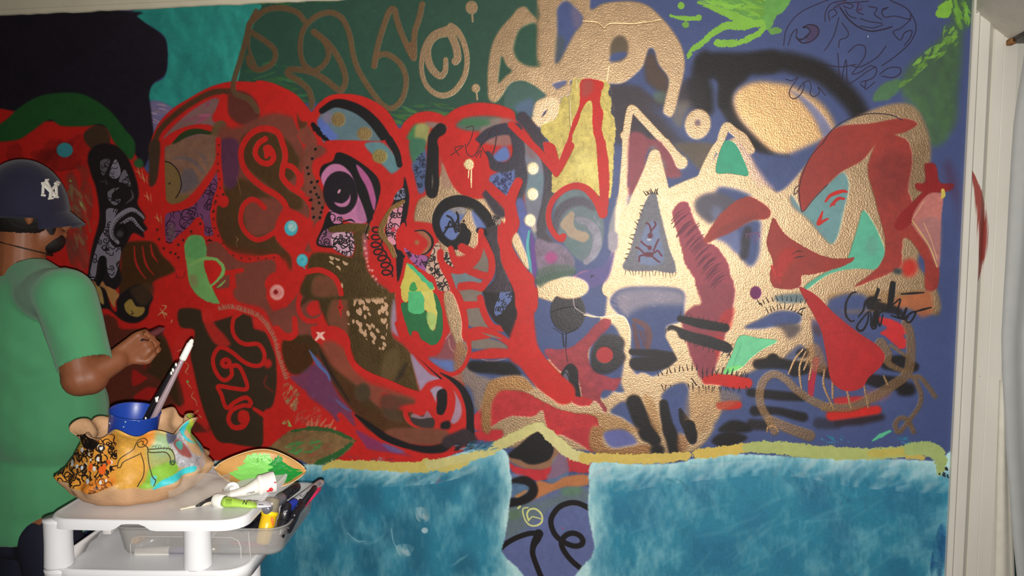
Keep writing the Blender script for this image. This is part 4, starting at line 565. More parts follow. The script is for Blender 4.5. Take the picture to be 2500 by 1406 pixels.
S((206,206,130),[12,20,18],"555,735 505,750 520,840 570,905 640,910 690,870 685,800 630,750 570,755 545,800 560,860",1.5); S((206,206,130),12,"570,850 600,825 680,845",1.5); F((206,206,130),"450,740 478,716 488,728 462,752",1.5)
S(K,52,"220,1230 300,1120 420,1040 560,990 660,985",3); S(K,[90,80,56,54,56],"660,990 640,1040 610,1100 600,1180 630,1280 690,1430",3)
S(K,54,"1150,740 1050,695 960,690 860,730 790,820 780,900 820,1000 900,1070 1000,1110 1070,1100 1090,1060 1060,1010 990,985 920,1010 880,1080 920,1180 1020,1290 1130,1360 1250,1404",3); E((190,50,80),895,938,7,7)
E(K,640,190,170,120,-.35,soft=6); F(K,"360,230 480,120 640,0 760,80 800,180 760,270 640,295 480,270",6)
# yellow ridge and water panels
def water(s,seed,dk):
    p=smooth(pts(s),True,5); x0,y0,x1,y1=box(p,6); m=fillmask(p,x0,y0,x1,y1); sl=(slice(y0,y1),slice(x0,x1))
    m=np.clip((blur(m,3)-.5+(N_MID[sl]*.6+N_FINE[sl]*.8)*.55)*3+.5,0,1); m=blur(m,1)
    inn=blur(m,36); inn2=blur(m,80)
    r=np.random.default_rng(seed); 
    st=(vnoise(15,28,seed)*.38+vnoise(6,15,seed+1)*.25+vnoise(60,70,seed+2)*.6)[sl]
    st=st-st.mean(); edge=np.clip(1.25-inn*.75-inn2*.62,0,1)
    t=np.clip(edge*1.45+st*.78+.08,0,1)[...,None]
    c=lin((46,128,156))*(1-t)+lin((176,216,218))*t
    d=np.clip(.5+2*(vnoise(70,90,seed+5)[sl]-.5),0,1)[...,None]*(1-t)*.5
    c=c*(1-d)+lin(dk)*d
    c=c*(1+.10*N_FINE[sl]+.06*N_MID[sl])[...,None]
    RGB[sl]+=(c-RGB[sl])*m[...,None]; 
    for k,v in ((0,0),(1,.5),(2,.35)): MAT[sl][...,k]+=(v-MAT[sl][...,k])*m
T(0,0,1)
water("400,1150 800,1135 900,1145 1000,1142 1080,1118 1150,1098 1215,1092 1240,1110 1245,1150 1250,1185 1243,1240 1235,1300 1225,1345 1212,1440 400,1440",71,(30,84,110))
brush((176,206,210),"790,1142 1100,1130 1160,1110 1180,1140 1060,1180 840,1190 800,1180",90,24,12,-35,74,a=0.22,soft=9); brush((200,214,214),"1015,1240 1046,1240 1046,1270 1020,1270",9,12,14,60,75,a=0.33,soft=9);brush((190,206,208),"968,1330 1010,1330 1000,1356 975,1356",9,14,12,50,76,a=0.28,soft=9); E((210,220,222),1037,1294,8,7,soft=4,a=.7); S((170,206,212),3,"848,1300 870,1318 890,1320",2,a=.6);S((150,196,206),3,"955,1290 960,1320 970,1340",2,a=.6);S((130,180,196),8,"830,1260 850,1310 900,1325 940,1300 935,1260",8,a=.25);S((24,90,120),18,"880,1260 905,1290 890,1310 862,1300",14,a=.3)
S((20,84,112),30,"1090,1200 1150,1160 1170,1230 1120,1300",40,a=.3)
brush((140,90,110),"1060,1160 1085,1155 1080,1185 1062,1180",4,10,6,-50,77,a=0.28,soft=9); brush((170,214,220),"1070,1400 1140,1360 1130,1352 1060,1395",6,14,4,-35,78,a=0.28,soft=9)
water("1440,1135 1470,1126 1560,1132 1660,1128 1720,1112 1800,1108 1900,1112 2000,1118 2100,1118 2200,1122 2290,1124 2330,1122 2316,1440 1462,1440 1452,1340 1436,1250 1438,1190",81,(36,100,136))
brush((186,210,216),"1450,1140 1700,1132 1900,1120 2300,1125 2320,1200 2100,1190 1900,1160 1640,1180 1500,1200",150,26,14,-40,84,a=0.20,soft=9); brush((40,110,140),"1520,1220 1700,1180 1850,1200 2300,1230 2300,1400 1540,1400",90,34,14,55,85,a=0.12,soft=9); brush((150,196,204),"1600,1230 2300,1220 2310,1400 1560,1400",60,36,8,-30,86,a=0.12,soft=9); brush((24,80,128),"2290,1290 2312,1280 2306,1400 2270,1400",16,30,16,85,87,a=0.39,soft=9); brush((34,90,110),"1620,1170 1660,1170 1690,1205 1670,1205",16,12,6,40,88,a=0.28,soft=9); brush((34,90,120),"1900,1150 2130,1170 2110,1250 2010,1230",36,14,8,50,89,a=0.22,soft=9)
T(1150,1054)
S((198,184,104),[110,90,90,90],"-440,310 -200,340 0,240 200,170",2.5,jag=3); S((198,190,124),[90,110,100],"200,165 400,60 650,-60",2.5,jag=3); S((204,196,134),[90,120,130,110],"660,-60 800,60 960,200 1130,260",2.5,jag=3); S((206,180,90),[110,90,100,90],"1100,255 1300,250 1700,262 2100,230",2.5,jag=3)
T(750,1054); S((198,182,96),[50,90,100,110,120],"160,350 300,310 600,325 1000,340 1200,330",2.5,jag=3); S((200,192,124),[100,80,70],"1200,320 1500,260 1800,190",2.5,jag=3)
T(1750,1054); S((206,178,84),[90,100,100],"-200,210 0,190 300,150",2.5,jag=3); S((172,182,108),[90,130,130,110,110],"300,150 600,150 1000,195 1500,210 1900,190",2.5,jag=3); S((196,172,78),[60,80,90],"1500,210 1850,190 2100,190",4,jag=2,a=.7); S((160,178,110),[130,140,100,50],"1900,170 2100,170 2190,280 2170,400",2.5,jag=3); S((190,170,90),[30,60],"1850,245 2000,245",3,jag=2); brush((40,130,160),"1000,0 1150,0 1300,100 1150,110 1000,90",18,30,12,30,91,a=.6); brush((40,120,150),"1750,60 1900,50 1900,110 1780,110",10,26,10,10,92,a=.6); brush((20,24,36),"2150,430 2260,330 2260,520 2180,480",12,18,14,60,93)
T(0,0,1); brush((90,140,160),"1090,1090 1200,1080 1210,1096 1100,1106",20,14,5,-20,95,a=.7); brush((40,90,120),"1120,1082 1200,1072 1205,1090 1130,1098",14,12,5,-30,96,a=.7)
# ---------------------------------------------------------------- materials and mesh helpers
def lin3(c):
    c=np.asarray(c,float)/255; return tuple(np.where(c<=.04045,c/12.92,((c+.055)/1.055)**2.4))+(1.0,)
def to_image(name,a,data=False):
    h,w=a.shape[:2]; im=bpy.data.images.new(name,w,h,alpha=False,float_buffer=False)
    if data: im.colorspace_settings.name='Non-Color'
    px=np.ones((h,w,4),np.float32); px[...,:3]=np.clip(a[::-1],0,1); im.pixels.foreach_set(px.ravel()); im.update(); return im
MC={}
def mat(name,col,rough=.5,metal=0,var=.06,nscale=30,bump=0,bscale=200,alpha=1,trans=0,sheen=0,sss=0,coat=0):
    if name in MC: return MC[name]
    m=bpy.data.materials.new(name); m.use_nodes=True; N=m.node_tree.nodes; L=m.node_tree.links; b=N['Principled BSDF']
    c=lin3(col); tc=N.new('ShaderNodeTexCoord')
    nz=N.new('ShaderNodeTexNoise'); nz.inputs['Scale'].default_value=nscale; nz.inputs['Detail'].default_value=4; L.new(tc.outputs['Object'],nz.inputs['Vector'])
    mx=N.new('ShaderNodeMix'); mx.data_type='RGBA'; mx.inputs[6].default_value=tuple(max(0,x*(1-var*2)) for x in c[:3])+(1,); mx.inputs[7].default_value=tuple(min(1,x*(1+var*2)) for x in c[:3])+(1,)
    L.new(nz.outputs['Fac'],mx.inputs[0]); L.new(mx.outputs[2],b.inputs['Base Color'])
    b.inputs['Roughness'].default_value=rough; b.inputs['Metallic'].default_value=metal
    if trans: b.inputs['Transmission Weight'].default_value=trans
    if sheen: b.inputs['Sheen Weight'].default_value=sheen
    if coat: b.inputs['Coat Weight'].default_value=coat
    if sss: b.inputs['Subsurface Weight'].default_value=sss; b.inputs['Subsurface Radius'].default_value=(.012,.005,.003)
    if bump:
        n2=N.new('ShaderNodeTexNoise'); n2.inputs['Scale'].default_value=bscale; n2.inputs['Detail'].default_value=3; L.new(tc.outputs['Object'],n2.inputs['Vector'])
        bp=N.new('ShaderNodeBump'); bp.inputs['Strength'].default_value=bump; bp.inputs['Distance'].default_value=.004; L.new(n2.outputs['Fac'],bp.inputs['Height']); L.new(bp.outputs['Normal'],b.inputs['Normal'])
    if alpha<1:
        tr=N.new('ShaderNodeBsdfTransparent'); ms=N.new('ShaderNodeMixShader'); ms.inputs[0].default_value=alpha
        tr.inputs[0].default_value=(.93,.93,.93,1)
        L.new(tr.outputs[0],ms.inputs[1]); L.new(b.outputs[0],ms.inputs[2]); L.new(ms.outputs[0],N['Material Output'].inputs[0])
    MC[name]=m; return m
def img_mat(name,im,rough=.45,imm=None,bump=.25,bscale=420):
    m=bpy.data.materials.new(name); m.use_nodes=True; N=m.node_tree.nodes; L=m.node_tree.links; b=N['Principled BSDF']
    uv=N.new('ShaderNodeUVMap'); uv.uv_map='UVMap'
    t=N.new('ShaderNodeTexImage'); t.image=im; t.extension='EXTEND'; L.new(uv.outputs[0],t.inputs[0]); L.new(t.outputs[0],b.inputs['Base Color'])
    tc=N.new('ShaderNodeTexCoord')
    def noise(sc,det=3):
        n=N.new('ShaderNodeTexNoise'); n.inputs['Scale'].default_value=sc; n.inputs['Detail'].default_value=det; L.new(tc.outputs['Object'],n.inputs['Vector']); return n.outputs['Fac']
    def op(o,a,b_):
        n=N.new('ShaderNodeMath'); n.operation=o
        for i,v in enumerate((a,b_)):
            if isinstance(v,(int,float)): n.inputs[i].default_value=v
            else: L.new(v,n.inputs[i])
        return n.outputs[0]
    b.inputs['Roughness'].default_value=rough; b.inputs['Specular IOR Level'].default_value=.36
    h=noise(bscale)
    if imm:
        g=N.new('ShaderNodeTexImage'); g.image=imm; g.extension='EXTEND'; L.new(uv.outputs[0],g.inputs[0]); s=N.new('ShaderNodeSeparateColor'); L.new(g.outputs[0],s.inputs[0])
        L.new(s.outputs[0],b.inputs['Metallic']); L.new(s.outputs[1],b.inputs['Roughness'])
        h=op('ADD',op('MULTIPLY',h,.35),op('MULTIPLY',noise(230,4),op('ADD',.25,op('MULTIPLY',s.outputs[0],.9))))
        h=op('ADD',h,op('MULTIPLY',s.outputs[2],.6)); h=op('ADD',h,op('MULTIPLY',noise(40,2),.25))
    bp=N.new('ShaderNodeBump'); bp.inputs['Strength'].default_value=bump; bp.inputs['Distance'].default_value=.004; L.new(h,bp.inputs['Height']); L.new(bp.outputs['Normal'],b.inputs['Normal'])
    return m
FWD=np.array([math.sin(YAW),math.cos(YAW),0]); RGT=np.array([math.cos(YAW),-math.sin(YAW),0])
def Lc(u,w,z): return Vector((CAM[0]+RGT[0]*u+FWD[0]*w,CAM[1]+RGT[1]*u+FWD[1]*w,z))
def Q(x,y,w):                                                      # photograph point at forward distance w
    d=ray(x,y); k=w/(d@FWD); return Vector(CAM+d*k)
def uwz(v): d=np.array(v)-CAM; return d@RGT,d@FWD,v[2]
def V(a): return Vector(a)
def empty(name,loc,label,cat,group=None):
    o=bpy.data.objects.new(name,None); COL.objects.link(o); o.location=loc; o['label']=label; o['category']=cat; o.empty_display_size=.05
    if group:o['group']=group
    return o
def obj(name,bm,m,parent=None,smooth=True,label=None,cat=None,kind=None,group=None,uv=None):
    if parent is not None:
        off=Vector(parent.location)
        q=parent.parent
        while q is not None: off+=Vector(q.location); q=q.parent
    else:
        co=np.array([v.co[:] for v in bm.verts]); off=Vector(((co[:,0].min()+co[:,0].max())/2,(co[:,1].min()+co[:,1].max())/2,co[:,2].min()))
    bmesh.ops.recalc_face_normals(bm,faces=bm.faces)
    for v in bm.verts: v.co-=off
    me=bpy.data.meshes.new(name); bm.to_mesh(me); bm.free()
    for p in me.polygons: p.use_smooth=smooth
    o=bpy.data.objects.new(name,me); COL.objects.link(o)
    if parent is not None: o.parent=parent
    else: o.location=off
    if m:
        for q in (m if isinstance(m,(list,tuple)) else [m]): me.materials.append(q)
    if label:o['label']=label
    if cat:o['category']=cat
    if kind:o['kind']=kind
    if group:o['group']=group
    return o
def sharp(o,ang=40):
    me=o.data; bm=bmesh.new(); bm.from_mesh(me)
    for e in bm.edges: e.smooth=not(len(e.link_faces)==2 and e.calc_face_angle(0)>math.radians(ang))
    bm.to_mesh(me); bm.free(); return o
def add_box(bm,c,s,bev=0,rot=None,seg=2):
    g=bmesh.ops.create_cube(bm,size=1)['verts']; M=Matrix.Translation(c)@(rot.to_4x4() if rot else Matrix())@Matrix.Diagonal((*s,1))
    bmesh.ops.transform(bm,matrix=M,verts=g)
    if bev: bmesh.ops.bevel(bm,geom=list({e for v in g for e in v.link_edges}),offset=bev,segments=seg,affect='EDGES',profile=.5)
def tube(bm,path,rad,n=12,cap=True,up=None):
    path=[Vector(p) for p in path]; rad=rad if hasattr(rad,'__len__') else [rad]*len(path); rings=[]; pr=None
    for i,p in enumerate(path):
        d=(path[min(i+1,len(path)-1)]-path[max(i-1,0)]).normalized()
        if pr is None: a=d.orthogonal().normalized() if up is None else (Vector(up)-d*d.dot(Vector(up))).normalized()
        else: a=(pr-d*pr.dot(d)).normalized()
        pr=a; b=d.cross(a); r=rad[i]; rx,ry=(r if hasattr(r,'__len__') else (r,r))
        rings.append([bm.verts.new(p+a*math.cos(t)*rx+b*math.sin(t)*ry) for t in [6.28318*k/n for k in range(n)]])
    for A,B in zip(rings,rings[1:]):
        for k in range(n): bm.faces.new((A[k],A[(k+1)%n],B[(k+1)%n],B[k]))
    if cap: bm.faces.new(rings[0][::-1]); bm.faces.new(rings[-1])
    return rings
def lathe(bm,c,axis,prof,n=32,closed_ends=True):
    """prof: (distance along axis, radius) pairs"""
    axis=Vector(axis).normalized(); a=axis.orthogonal().normalized(); b=axis.cross(a); rings=[]
    for h,r in prof:
        rings.append([bm.verts.new(Vector(c)+axis*h+(a*math.cos(t)+b*math.sin(t))*max(r,1e-4)) for t in [6.28318*k/n for k in range(n)]])
    for A,B in zip(rings,rings[1:]):
        for k in range(n): bm.faces.new((A[k],A[(k+1)%n],B[(k+1)%n],B[k]))
    if closed_ends: bm.faces.new(rings[0][::-1]); bm.faces.new(rings[-1])
def prism(bm,poly,mapf,t0,t1):
    A=[bm.verts.new(mapf(p,t0)) for p in poly]; B=[bm.verts.new(mapf(p,t1)) for p in poly]; n=len(poly)
    for i in range(n): bm.faces.new((A[i],A[(i+1)%n],B[(i+1)%n],B[i]))
    bm.faces.new(A[::-1]); bm.faces.new(B)
def ellipsoid(bm,c,r,rot=None,u=20,v=14):
    g=bmesh.ops.create_uvsphere(bm,u_segments=u,v_segments=v,radius=1)['verts']
    bmesh.ops.transform(bm,matrix=Matrix.Translation(c)@(rot.to_4x4() if rot else Matrix())@Matrix.Diagonal((*r,1)),verts=g)
def capsule(bm,a,b,ra,rb,n=16):
    a,b=Vector(a),Vector(b); d=(b-a); L=d.length; d.normalize(); pf=[]
    for k in range(5): t=math.pi/2*(1-k/4); pf.append((-ra*math.sin(t),ra*math.cos(t)))
    for k in range(5): t=math.pi/2*k/4; pf.append((L+rb*math.sin(t),rb*math.cos(t)))
    lathe(bm,a,d,pf,n)
def remeshed(bm,voxel,it=6,name='tmp'):
    """fuse overlapping volumes into one continuous surface"""
    me=bpy.data.meshes.new(name); bmesh.ops.recalc_face_normals(bm,faces=bm.faces); bm.to_mesh(me); bm.free(); o=bpy.data.objects.new(name,me); COL.objects.link(o)
    r=o.modifiers.new('r','REMESH'); r.mode='VOXEL'; r.voxel_size=voxel
    s=o.modifiers.new('s','SMOOTH'); s.factor=.5; s.iterations=it
    dg=bpy.context.evaluated_depsgraph_get(); ev=o.evaluated_get(dg); m2=bpy.data.meshes.new_from_object(ev)
    out=bmesh.new(); out.from_mesh(m2); bpy.data.objects.remove(o); bpy.data.meshes.remove(me); bpy.data.meshes.remove(m2); return out
def text_bm(s,size,org,ax,ay,depth=.0004):
    """lettering as thin raised print"""
    cu=bpy.data.curves.new('t','FONT'); cu.body=s; cu.size=size; cu.align_x='CENTER'; cu.align_y='CENTER'; cu.resolution_u=2; cu.extrude=depth
    o=bpy.data.objects.new('t',cu); COL.objects.link(o); dg=bpy.context.evaluated_depsgraph_get(); m=bpy.data.meshes.new_from_object(o.evaluated_get(dg)); bm=bmesh.new(); bm.from_mesh(m)
    bpy.data.objects.remove(o); bpy.data.curves.remove(cu); bpy.data.meshes.remove(m)
    ax=Vector(ax).normalized(); ay=Vector(ay); ay=(ay-ax*ax.dot(ay)).normalized(); az=ax.cross(ay); org=Vector(org)
    for v in bm.verts: c=v.co.copy(); v.co=org+ax*c.x+ay*c.y+az*c.z
    return bm
# ---------------------------------------------------------------- the room
wall_img=to_image('mural',RGB); wall_mat_img=to_image('mural_surface',MAT,True)
M_WALL=img_mat('mural_paint',wall_img,.45,wall_mat_img,bump=.32)
M_TRIM=mat('trim_paint',(214,210,200),.42,var=.05,nscale=8,bump=.12,bscale=60)
M_CREAM=mat('cream_paint',(222,214,190),.5,var=.05,nscale=10,bump=.15,bscale=40)
M_CEIL=mat('ceiling_paint',(205,198,186),.7,bump=.2,bscale=120)
M_DARKTEAL=mat('dark_teal_wall',(22,62,60),.6,bump=.1)
bm=bmesh.new()
XR=.955
add_box(bm,Vector(((-3.4+XR)/2,.06,1.21)),(XR+3.4,.12,2.42))
uvl=bm.loops.layers.uv.new('UVMap')
for f in bm.faces:
    for l in f.loops: l[uvl].uv=((l.vert.co.x-W_X0)/(W_X1-W_X0),(l.vert.co.z-W_Z0)/(W_Z1-W_Z0))
wall=obj('wall_back',bm,M_WALL,smooth=False,kind='structure',label='wall painted with a wild mural of red faces, gold lettering and blue water panels',cat='wall')
bm=bmesh.new(); add_box(bm,Vector((-.6,-1.6,2.46)),(6,3.9,.08)); obj('ceiling',bm,M_CEIL,smooth=False,kind='structure',label='pale ceiling above the mural',cat='ceiling')
bm=bmesh.new(); add_box(bm,Vector((-.6,-1.2,-.03)),(6,4.6,.06)); obj('floor',bm,mat('floor_vinyl',(120,100,80),.4,var=.15,nscale=6),smooth=False,kind='structure',label='brown vinyl floor below the mural wall',cat='floor')
# crown trim: a cream board with a small bead, slightly wavy where the mural paint meets it
zt=P(300,26,0)[2]
bm=bmesh.new(); prof=[(.0,0),(-.008,.0),(-.012,.003),(-.012,.017),(-.016,.02),(-.016,.06),(-.02,.066),(-.02,2.42-zt),(0,2.42-zt)]
n=120; rows=[]; rr=random.Random(3)
for i in range(n+1):
    x=-3.4+i*(XR+3.4)/n; j=rr.uniform(-.0022,.0022); rows.append([bm.verts.new((x,y,zt+z+(j if k<3 else 0))) for k,(y,z) in enumerate(prof)])
for A,B in zip(rows,rows[1:]):
    for k in range(len(prof)-1): bm.faces.new((A[k],A[k+1],B[k+1],B[k]))
sharp(obj('trim_1',bm,M_CREAM,kind='structure',label='cream board trim along the top of the mural wall, upper left',cat='trim'),30)
# door casing at the right: stepped mouldings, then the jamb
m=bpy.data.materials.new('casing_paint'); m.use_nodes=True; N=m.node_tree.nodes; L=m.node_tree.links; b=N['Principled BSDF']; b.inputs['Roughness'].default_value=.42
tc=N.new('ShaderNodeTexCoord'); sp=N.new('ShaderNodeSeparateXYZ'); L.new(tc.outputs['UV'],sp.inputs[0])
def mth(o,a,b_=None,c_=None):
    n=N.new('ShaderNodeMath'); n.operation=o
    for i,v in enumerate((a,b_,c_)):
        if v is None: continue
        if isinstance(v,(int,float)): n.inputs[i].default_value=v
        else: L.new(v,n.inputs[i])
    return n.outputs[0]
def nzs(sx,sz,det=3):
    mp=N.new('ShaderNodeMapping'); mp.inputs['Scale'].default_value=(sx,sz,1); L.new(tc.outputs['UV'],mp.inputs[0]); n=N.new('ShaderNodeTexNoise'); n.inputs['Scale'].default_value=1; n.inputs['Detail'].default_value=det; L.new(mp.outputs[0],n.inputs[0]); return n.outputs['Fac']
def mixc(f,a,b_):
    n=N.new('ShaderNodeMix'); n.data_type='RGBA'; L.new(f,n.inputs[0])
    for i,v in ((6,a),(7,b_)):
        if isinstance(v,tuple): n.inputs[i].default_value=v
        else: L.new(v,n.inputs[i])
    return n.outputs[2]
# a smear of dark red paint wiped down the moulding (uv: metres across, metres up)
z0,z1=P(2385,690,0)[2],P(2372,418,0)[2]
tt=mth('DIVIDE',mth('SUBTRACT',sp.outputs[1],z0),z1-z0)
cx=mth('ADD',.051,mth('MULTIPLY',tt,mth('SUBTRACT',.06,mth('MULTIPLY',tt,.094))))
wdt=mth('MULTIPLY',mth('MULTIPLY',tt,mth('SUBTRACT',1.04,tt)),.078)
dd=mth('DIVIDE',mth('ABSOLUTE',mth('SUBTRACT',sp.outputs[0],cx)),mth('MAXIMUM',wdt,.0005))
ink=mth('SUBTRACT',1.42,mth('ADD',dd,mth('MULTIPLY',nzs(260,9,4),1.0)))
ink=N.new('ShaderNodeClamp').outputs[0] if False else mth('MINIMUM',mth('MAXIMUM',mth('MULTIPLY',ink,3.0),0),.95)
inr=mth('MULTIPLY',mth('GREATER_THAN',tt,0.0),mth('LESS_THAN',tt,1.0)); ink=mth('MULTIPLY',ink,inr)
base=mixc(nzs(12,3),lin3((206,202,190)),lin3((226,222,212)))
spk=mth('GREATER_THAN',nzs(90,60,2),.78); base=mixc(spk,base,lin3((70,60,50)))
L.new(mixc(ink,base,lin3((150,54,46))),b.inputs['Base Color'])
M_CASE=m
xw=[2329.5,2346,2373,2387,2412,2445,2464]; X=[P(x,900,0)[0] for x in xw]
plan=[(X[0],.0),(X[0],-.016),(X[0]+.003,-.020),(X[1]-.004,-.020),(X[1],-.0135),(X[1]+.002,-.012),(X[2]-.002,-.012),(X[2],-.010),(X[3],.006),(X[3]+.002,.0),(X[4]-.002,.0),(X[4],.003),(X[4]+.002,.001),(X[5],.002),(X[5]+.002,.010),(X[6]+.012,.016),(X[6]+.02,.14)]
Apt,Bpt=P(2376,30,0),P(2464,96,0)
def zhead(x): return Apt[2]+(Bpt[2]-Apt[2])*(x-Apt[0])/(Bpt[0]-Apt[0])
bm=bmesh.new(); uvl=bm.loops.layers.uv.new('UVMap'); cols=[]; acc=0; us=[]
for i,(x,y) in enumerate(plan):
    if i: acc=x-plan[0][0]
    us.append(acc); nz=24; cols.append([bm.verts.new((x,y,z)) for z in np.linspace(0,zhead(x)+.03,nz)])
for i in range(len(plan)-1):
    for k in range(nz-1):
        f=bm.faces.new((cols[i][k],cols[i+1][k],cols[i+1][k+1],cols[i][k+1]))
        for l,(ii) in zip(f.loops,(i,i+1,i+1,i)): l[uvl].uv=(us[ii],l.vert.co.z)
sharp(obj('trim_2',bm,M_CASE,kind='structure',label='white moulded door casing with a dark red paint smear',cat='trim'),25)
# slanted soffit meeting the casing, running out from the wall
bm=bmesh.new(); poly=[(Apt[0],Apt[2]),(Bpt[0],Bpt[2]),(Bpt[0]+.5,Bpt[2]+.0),(Bpt[0]+.5,2.42),(Apt[0],2.42)]
prism(bm,poly,lambda p,t:(p[0],t,p[1]),.12,-.9); obj('trim_3',bm,mat('soffit_paint',(190,184,172),.6,bump=.1,bscale=60),smooth=False,kind='structure',label='grey beige slanted soffit over the doorway, top right',cat='trim')
bm=bmesh.new(); add_box(bm,Vector((1.6,.75,1.21)),(1.4,.05,2.42)); add_box(bm,Vector((2.1,-.6,1.21)),(.1,2.6,2.42)); obj('wall_right',bm,M_DARKTEAL,smooth=False,kind='structure',label='dark teal wall seen past the curtain at the right edge',cat='wall')
# track end with a rust stain
t=empty('curtain_track',V(P(2478,92,-.03)),'dark metal curtain track end with a rust stain under the soffit','curtain track')
a=V(P(2462,95,-.03)); bm=bmesh.new(); bb=V((a.x+.16,-.16,a.z+.008))
add_box(bm,Vector((a.x+.06,-.07,Bpt[2]-.008)),(.1,.13,.014),.003); sharp(obj('rail',bm,mat('dark_metal',(60,54,50),.4,.7,var=.3,nscale=60),t))
bm=bmesh.new(); add_box(bm,Vector((a.x+.012,-.02,Bpt[2]-.012)),(.018,.03,.018),.004); obj('rust_bracket',bm,mat('rusty_metal',(140,96,52),.7,.2,var=.35,nscale=120),t)
# curtain gathered beside the casing
edge=[(2500,150),(2488,220),(2476,300),(2470,380),(2464,480),(2457,600),(2449,720),(2443,820),(2444,900),(2449,1000),(2453,1100),(2461,1200),(2468,1300),(2478,1400),(2490,1500)]
bm=bmesh.new(); rows=[]
for (x,y) in [(edge[0][0]+4,118)]+edge+[(2520,1750),(2540,1950)]:
    p=P(x,y,-.035); row=[]
    for k in range(34):
        s=k/33; row.append(bm.verts.new((p[0]+s*.42,-.045-.028*math.sin(s*26+.6*math.sin(p[2]*2))*min(1,.35+s*3)+.01*math.sin(s*9+p[2]),p[2])))
    rows.append(row)
for A,B in zip(rows,rows[1:]):
    for k in range(33): bm.faces.new((A[k],A[k+1],B[k+1],B[k]))
o=obj('curtain',bm,mat('grey_curtain_cloth',(176,178,176),.8,var=.04,nscale=20,bump=.15,bscale=900,sheen=.3),label='pale grey cloth curtain hanging at the right edge',cat='curtain')
md=o.modifiers.new('t','SOLIDIFY'); md.thickness=.002
bm=bmesh.new(); rows=[]  # cream strip added in place of the lower jamb face, plus a curtain fold
for (x,y) in ((2444,930),(2440,1050),(2436,1180),(2434,1285),(2432,1380),(2430,1450),(2426,1600),(2420,1900)):
    p=P(x,y,-.02); q=P(x+26+(y-930)*.06,y,-.02); rows.append([bm.verts.new((p[0]+(q[0]-p[0])*s,-.008-.01*math.sin(s*5),p[2])) for s in np.linspace(0,1,8)])
for A,B in zip(rows,rows[1:]):
    for k in range(7): bm.faces.new((A[k],A[k+1],B[k+1],B[k]))
o=obj('jamb_fill_strip',bm,mat('cream_fill',(214,210,196),.8,bump=.1,bscale=700),label='narrow cream strip standing in for the jamb face and a curtain fold, left of the grey curtain',cat='curtain'); md=o.modifiers.new('t','SOLIDIFY'); md.thickness=.002
# ---------------------------------------------------------------- the painter
YP=-.5
def pp(x,y,dy=0): return V(P(x,y,YP+dy))
M_SKIN=mat('skin',(146,88,56),.5,var=.07,nscale=60,bump=.12,bscale=300,sss=.08)
M_SHIRT=mat('green_cotton',(80,158,108),.85,var=.05,nscale=14,bump=.25,bscale=1400,sheen=.25)
M_NAVY=mat('navy_wool',(26,26,52),.85,var=.1,nscale=80,bump=.2,bscale=1500,sheen=.2)
M_DENIM=mat('dark_navy_denim',(24,25,46),.85,var=.1,nscale=60,bump=.25,bscale=1200)
M_HAIR=mat('black_hair',(24,18,16),.6,var=.2,nscale=200,bump=.5,bscale=500)
foot=pp(85,1290); per=empty('person',Vector((foot.x,foot.y,0)),'person in a green T-shirt and navy cap, right arm bent, painting at the mural','person')
FD=Vector((math.cos(.85),math.sin(.85),0)); FS=Vector((FD.y,-FD.x,0))             # facing right and towards the wall; FS = his right side
neck=pp(58,610); HC=pp(66,508); shR=pp(160,722,-.13); shL=pp(10,716,.19); elb=pp(196,925,-.17); wri=pp(283,880,-.10); hand=pp(326,852,-.06)
hipR=pp(120,1290,-.06); hipL=pp(40,1290,.08); G0=0.0
bm=bmesh.new()
ellipsoid(bm,HC+Vector((0,0,.01)),(.088,.084,.1)); jaw=HC+FD*.036+Vector((0,0,-.075)); ellipsoid(bm,jaw,(.056,.052,.06)); ellipsoid(bm,jaw+FD*.03+Vector((0,0,-.015)),(.032,.034,.036))
face=HC+FD*.075
capsule(bm,face+Vector((0,0,-.02)),face+FD*.028+Vector((0,0,-.05)),.011,.015); ellipsoid(bm,face+FD*.012+Vector((0,0,-.078)),(.02,.02,.009))
for s in (-1,1): ellipsoid(bm,HC+FS*s*.088+Vector((0,0,-.022))-FD*.006,(.014,.012,.03)); ellipsoid(bm,face+FS*s*.034+Vector((0,0,.004))+FD*.0,(.02,.018,.009))
capsule(bm,neck+Vector((0,0,-.07))-FD*.01,HC+Vector((0,0,-.06))-FD*.012,.066,.062)
capsule(bm,shL,shR,.07,.07); ellipsoid(bm,pp(80,840),(.145,.115,.2)); ellipsoid(bm,pp(98,1020),(.145,.12,.18)); ellipsoid(bm,pp(85,1200),(.135,.112,.13))
capsule(bm,pp(62,660),pp(120,720,-.06),.055,.06); capsule(bm,pp(56,660),pp(20,710,.1),.055,.06)
capsule(bm,shR,elb,.056,.047); capsule(bm,elb,wri,.049,.033); ellipsoid(bm,elb+(wri-elb)*.25+Vector((0,0,-.008)),(.05,.05,.05))
elL=pp(60,950,.28); wrL=pp(190,930,.24); capsule(bm,shL,elL,.055,.046); capsule(bm,elL,wrL,.046,.032)
for h,s in ((hipR,-1),(hipL,1)):
    k=Vector((h.x+.02,h.y,.46)); an=Vector((h.x,h.y,.09)); capsule(bm,Vector((h.x,h.y,.62)),k,.075,.06); capsule(bm,k,an,.058,.04); capsule(bm,an+Vector((0,0,-.03)),an+FD*.14+Vector((0,0,-.045)),.038,.032)
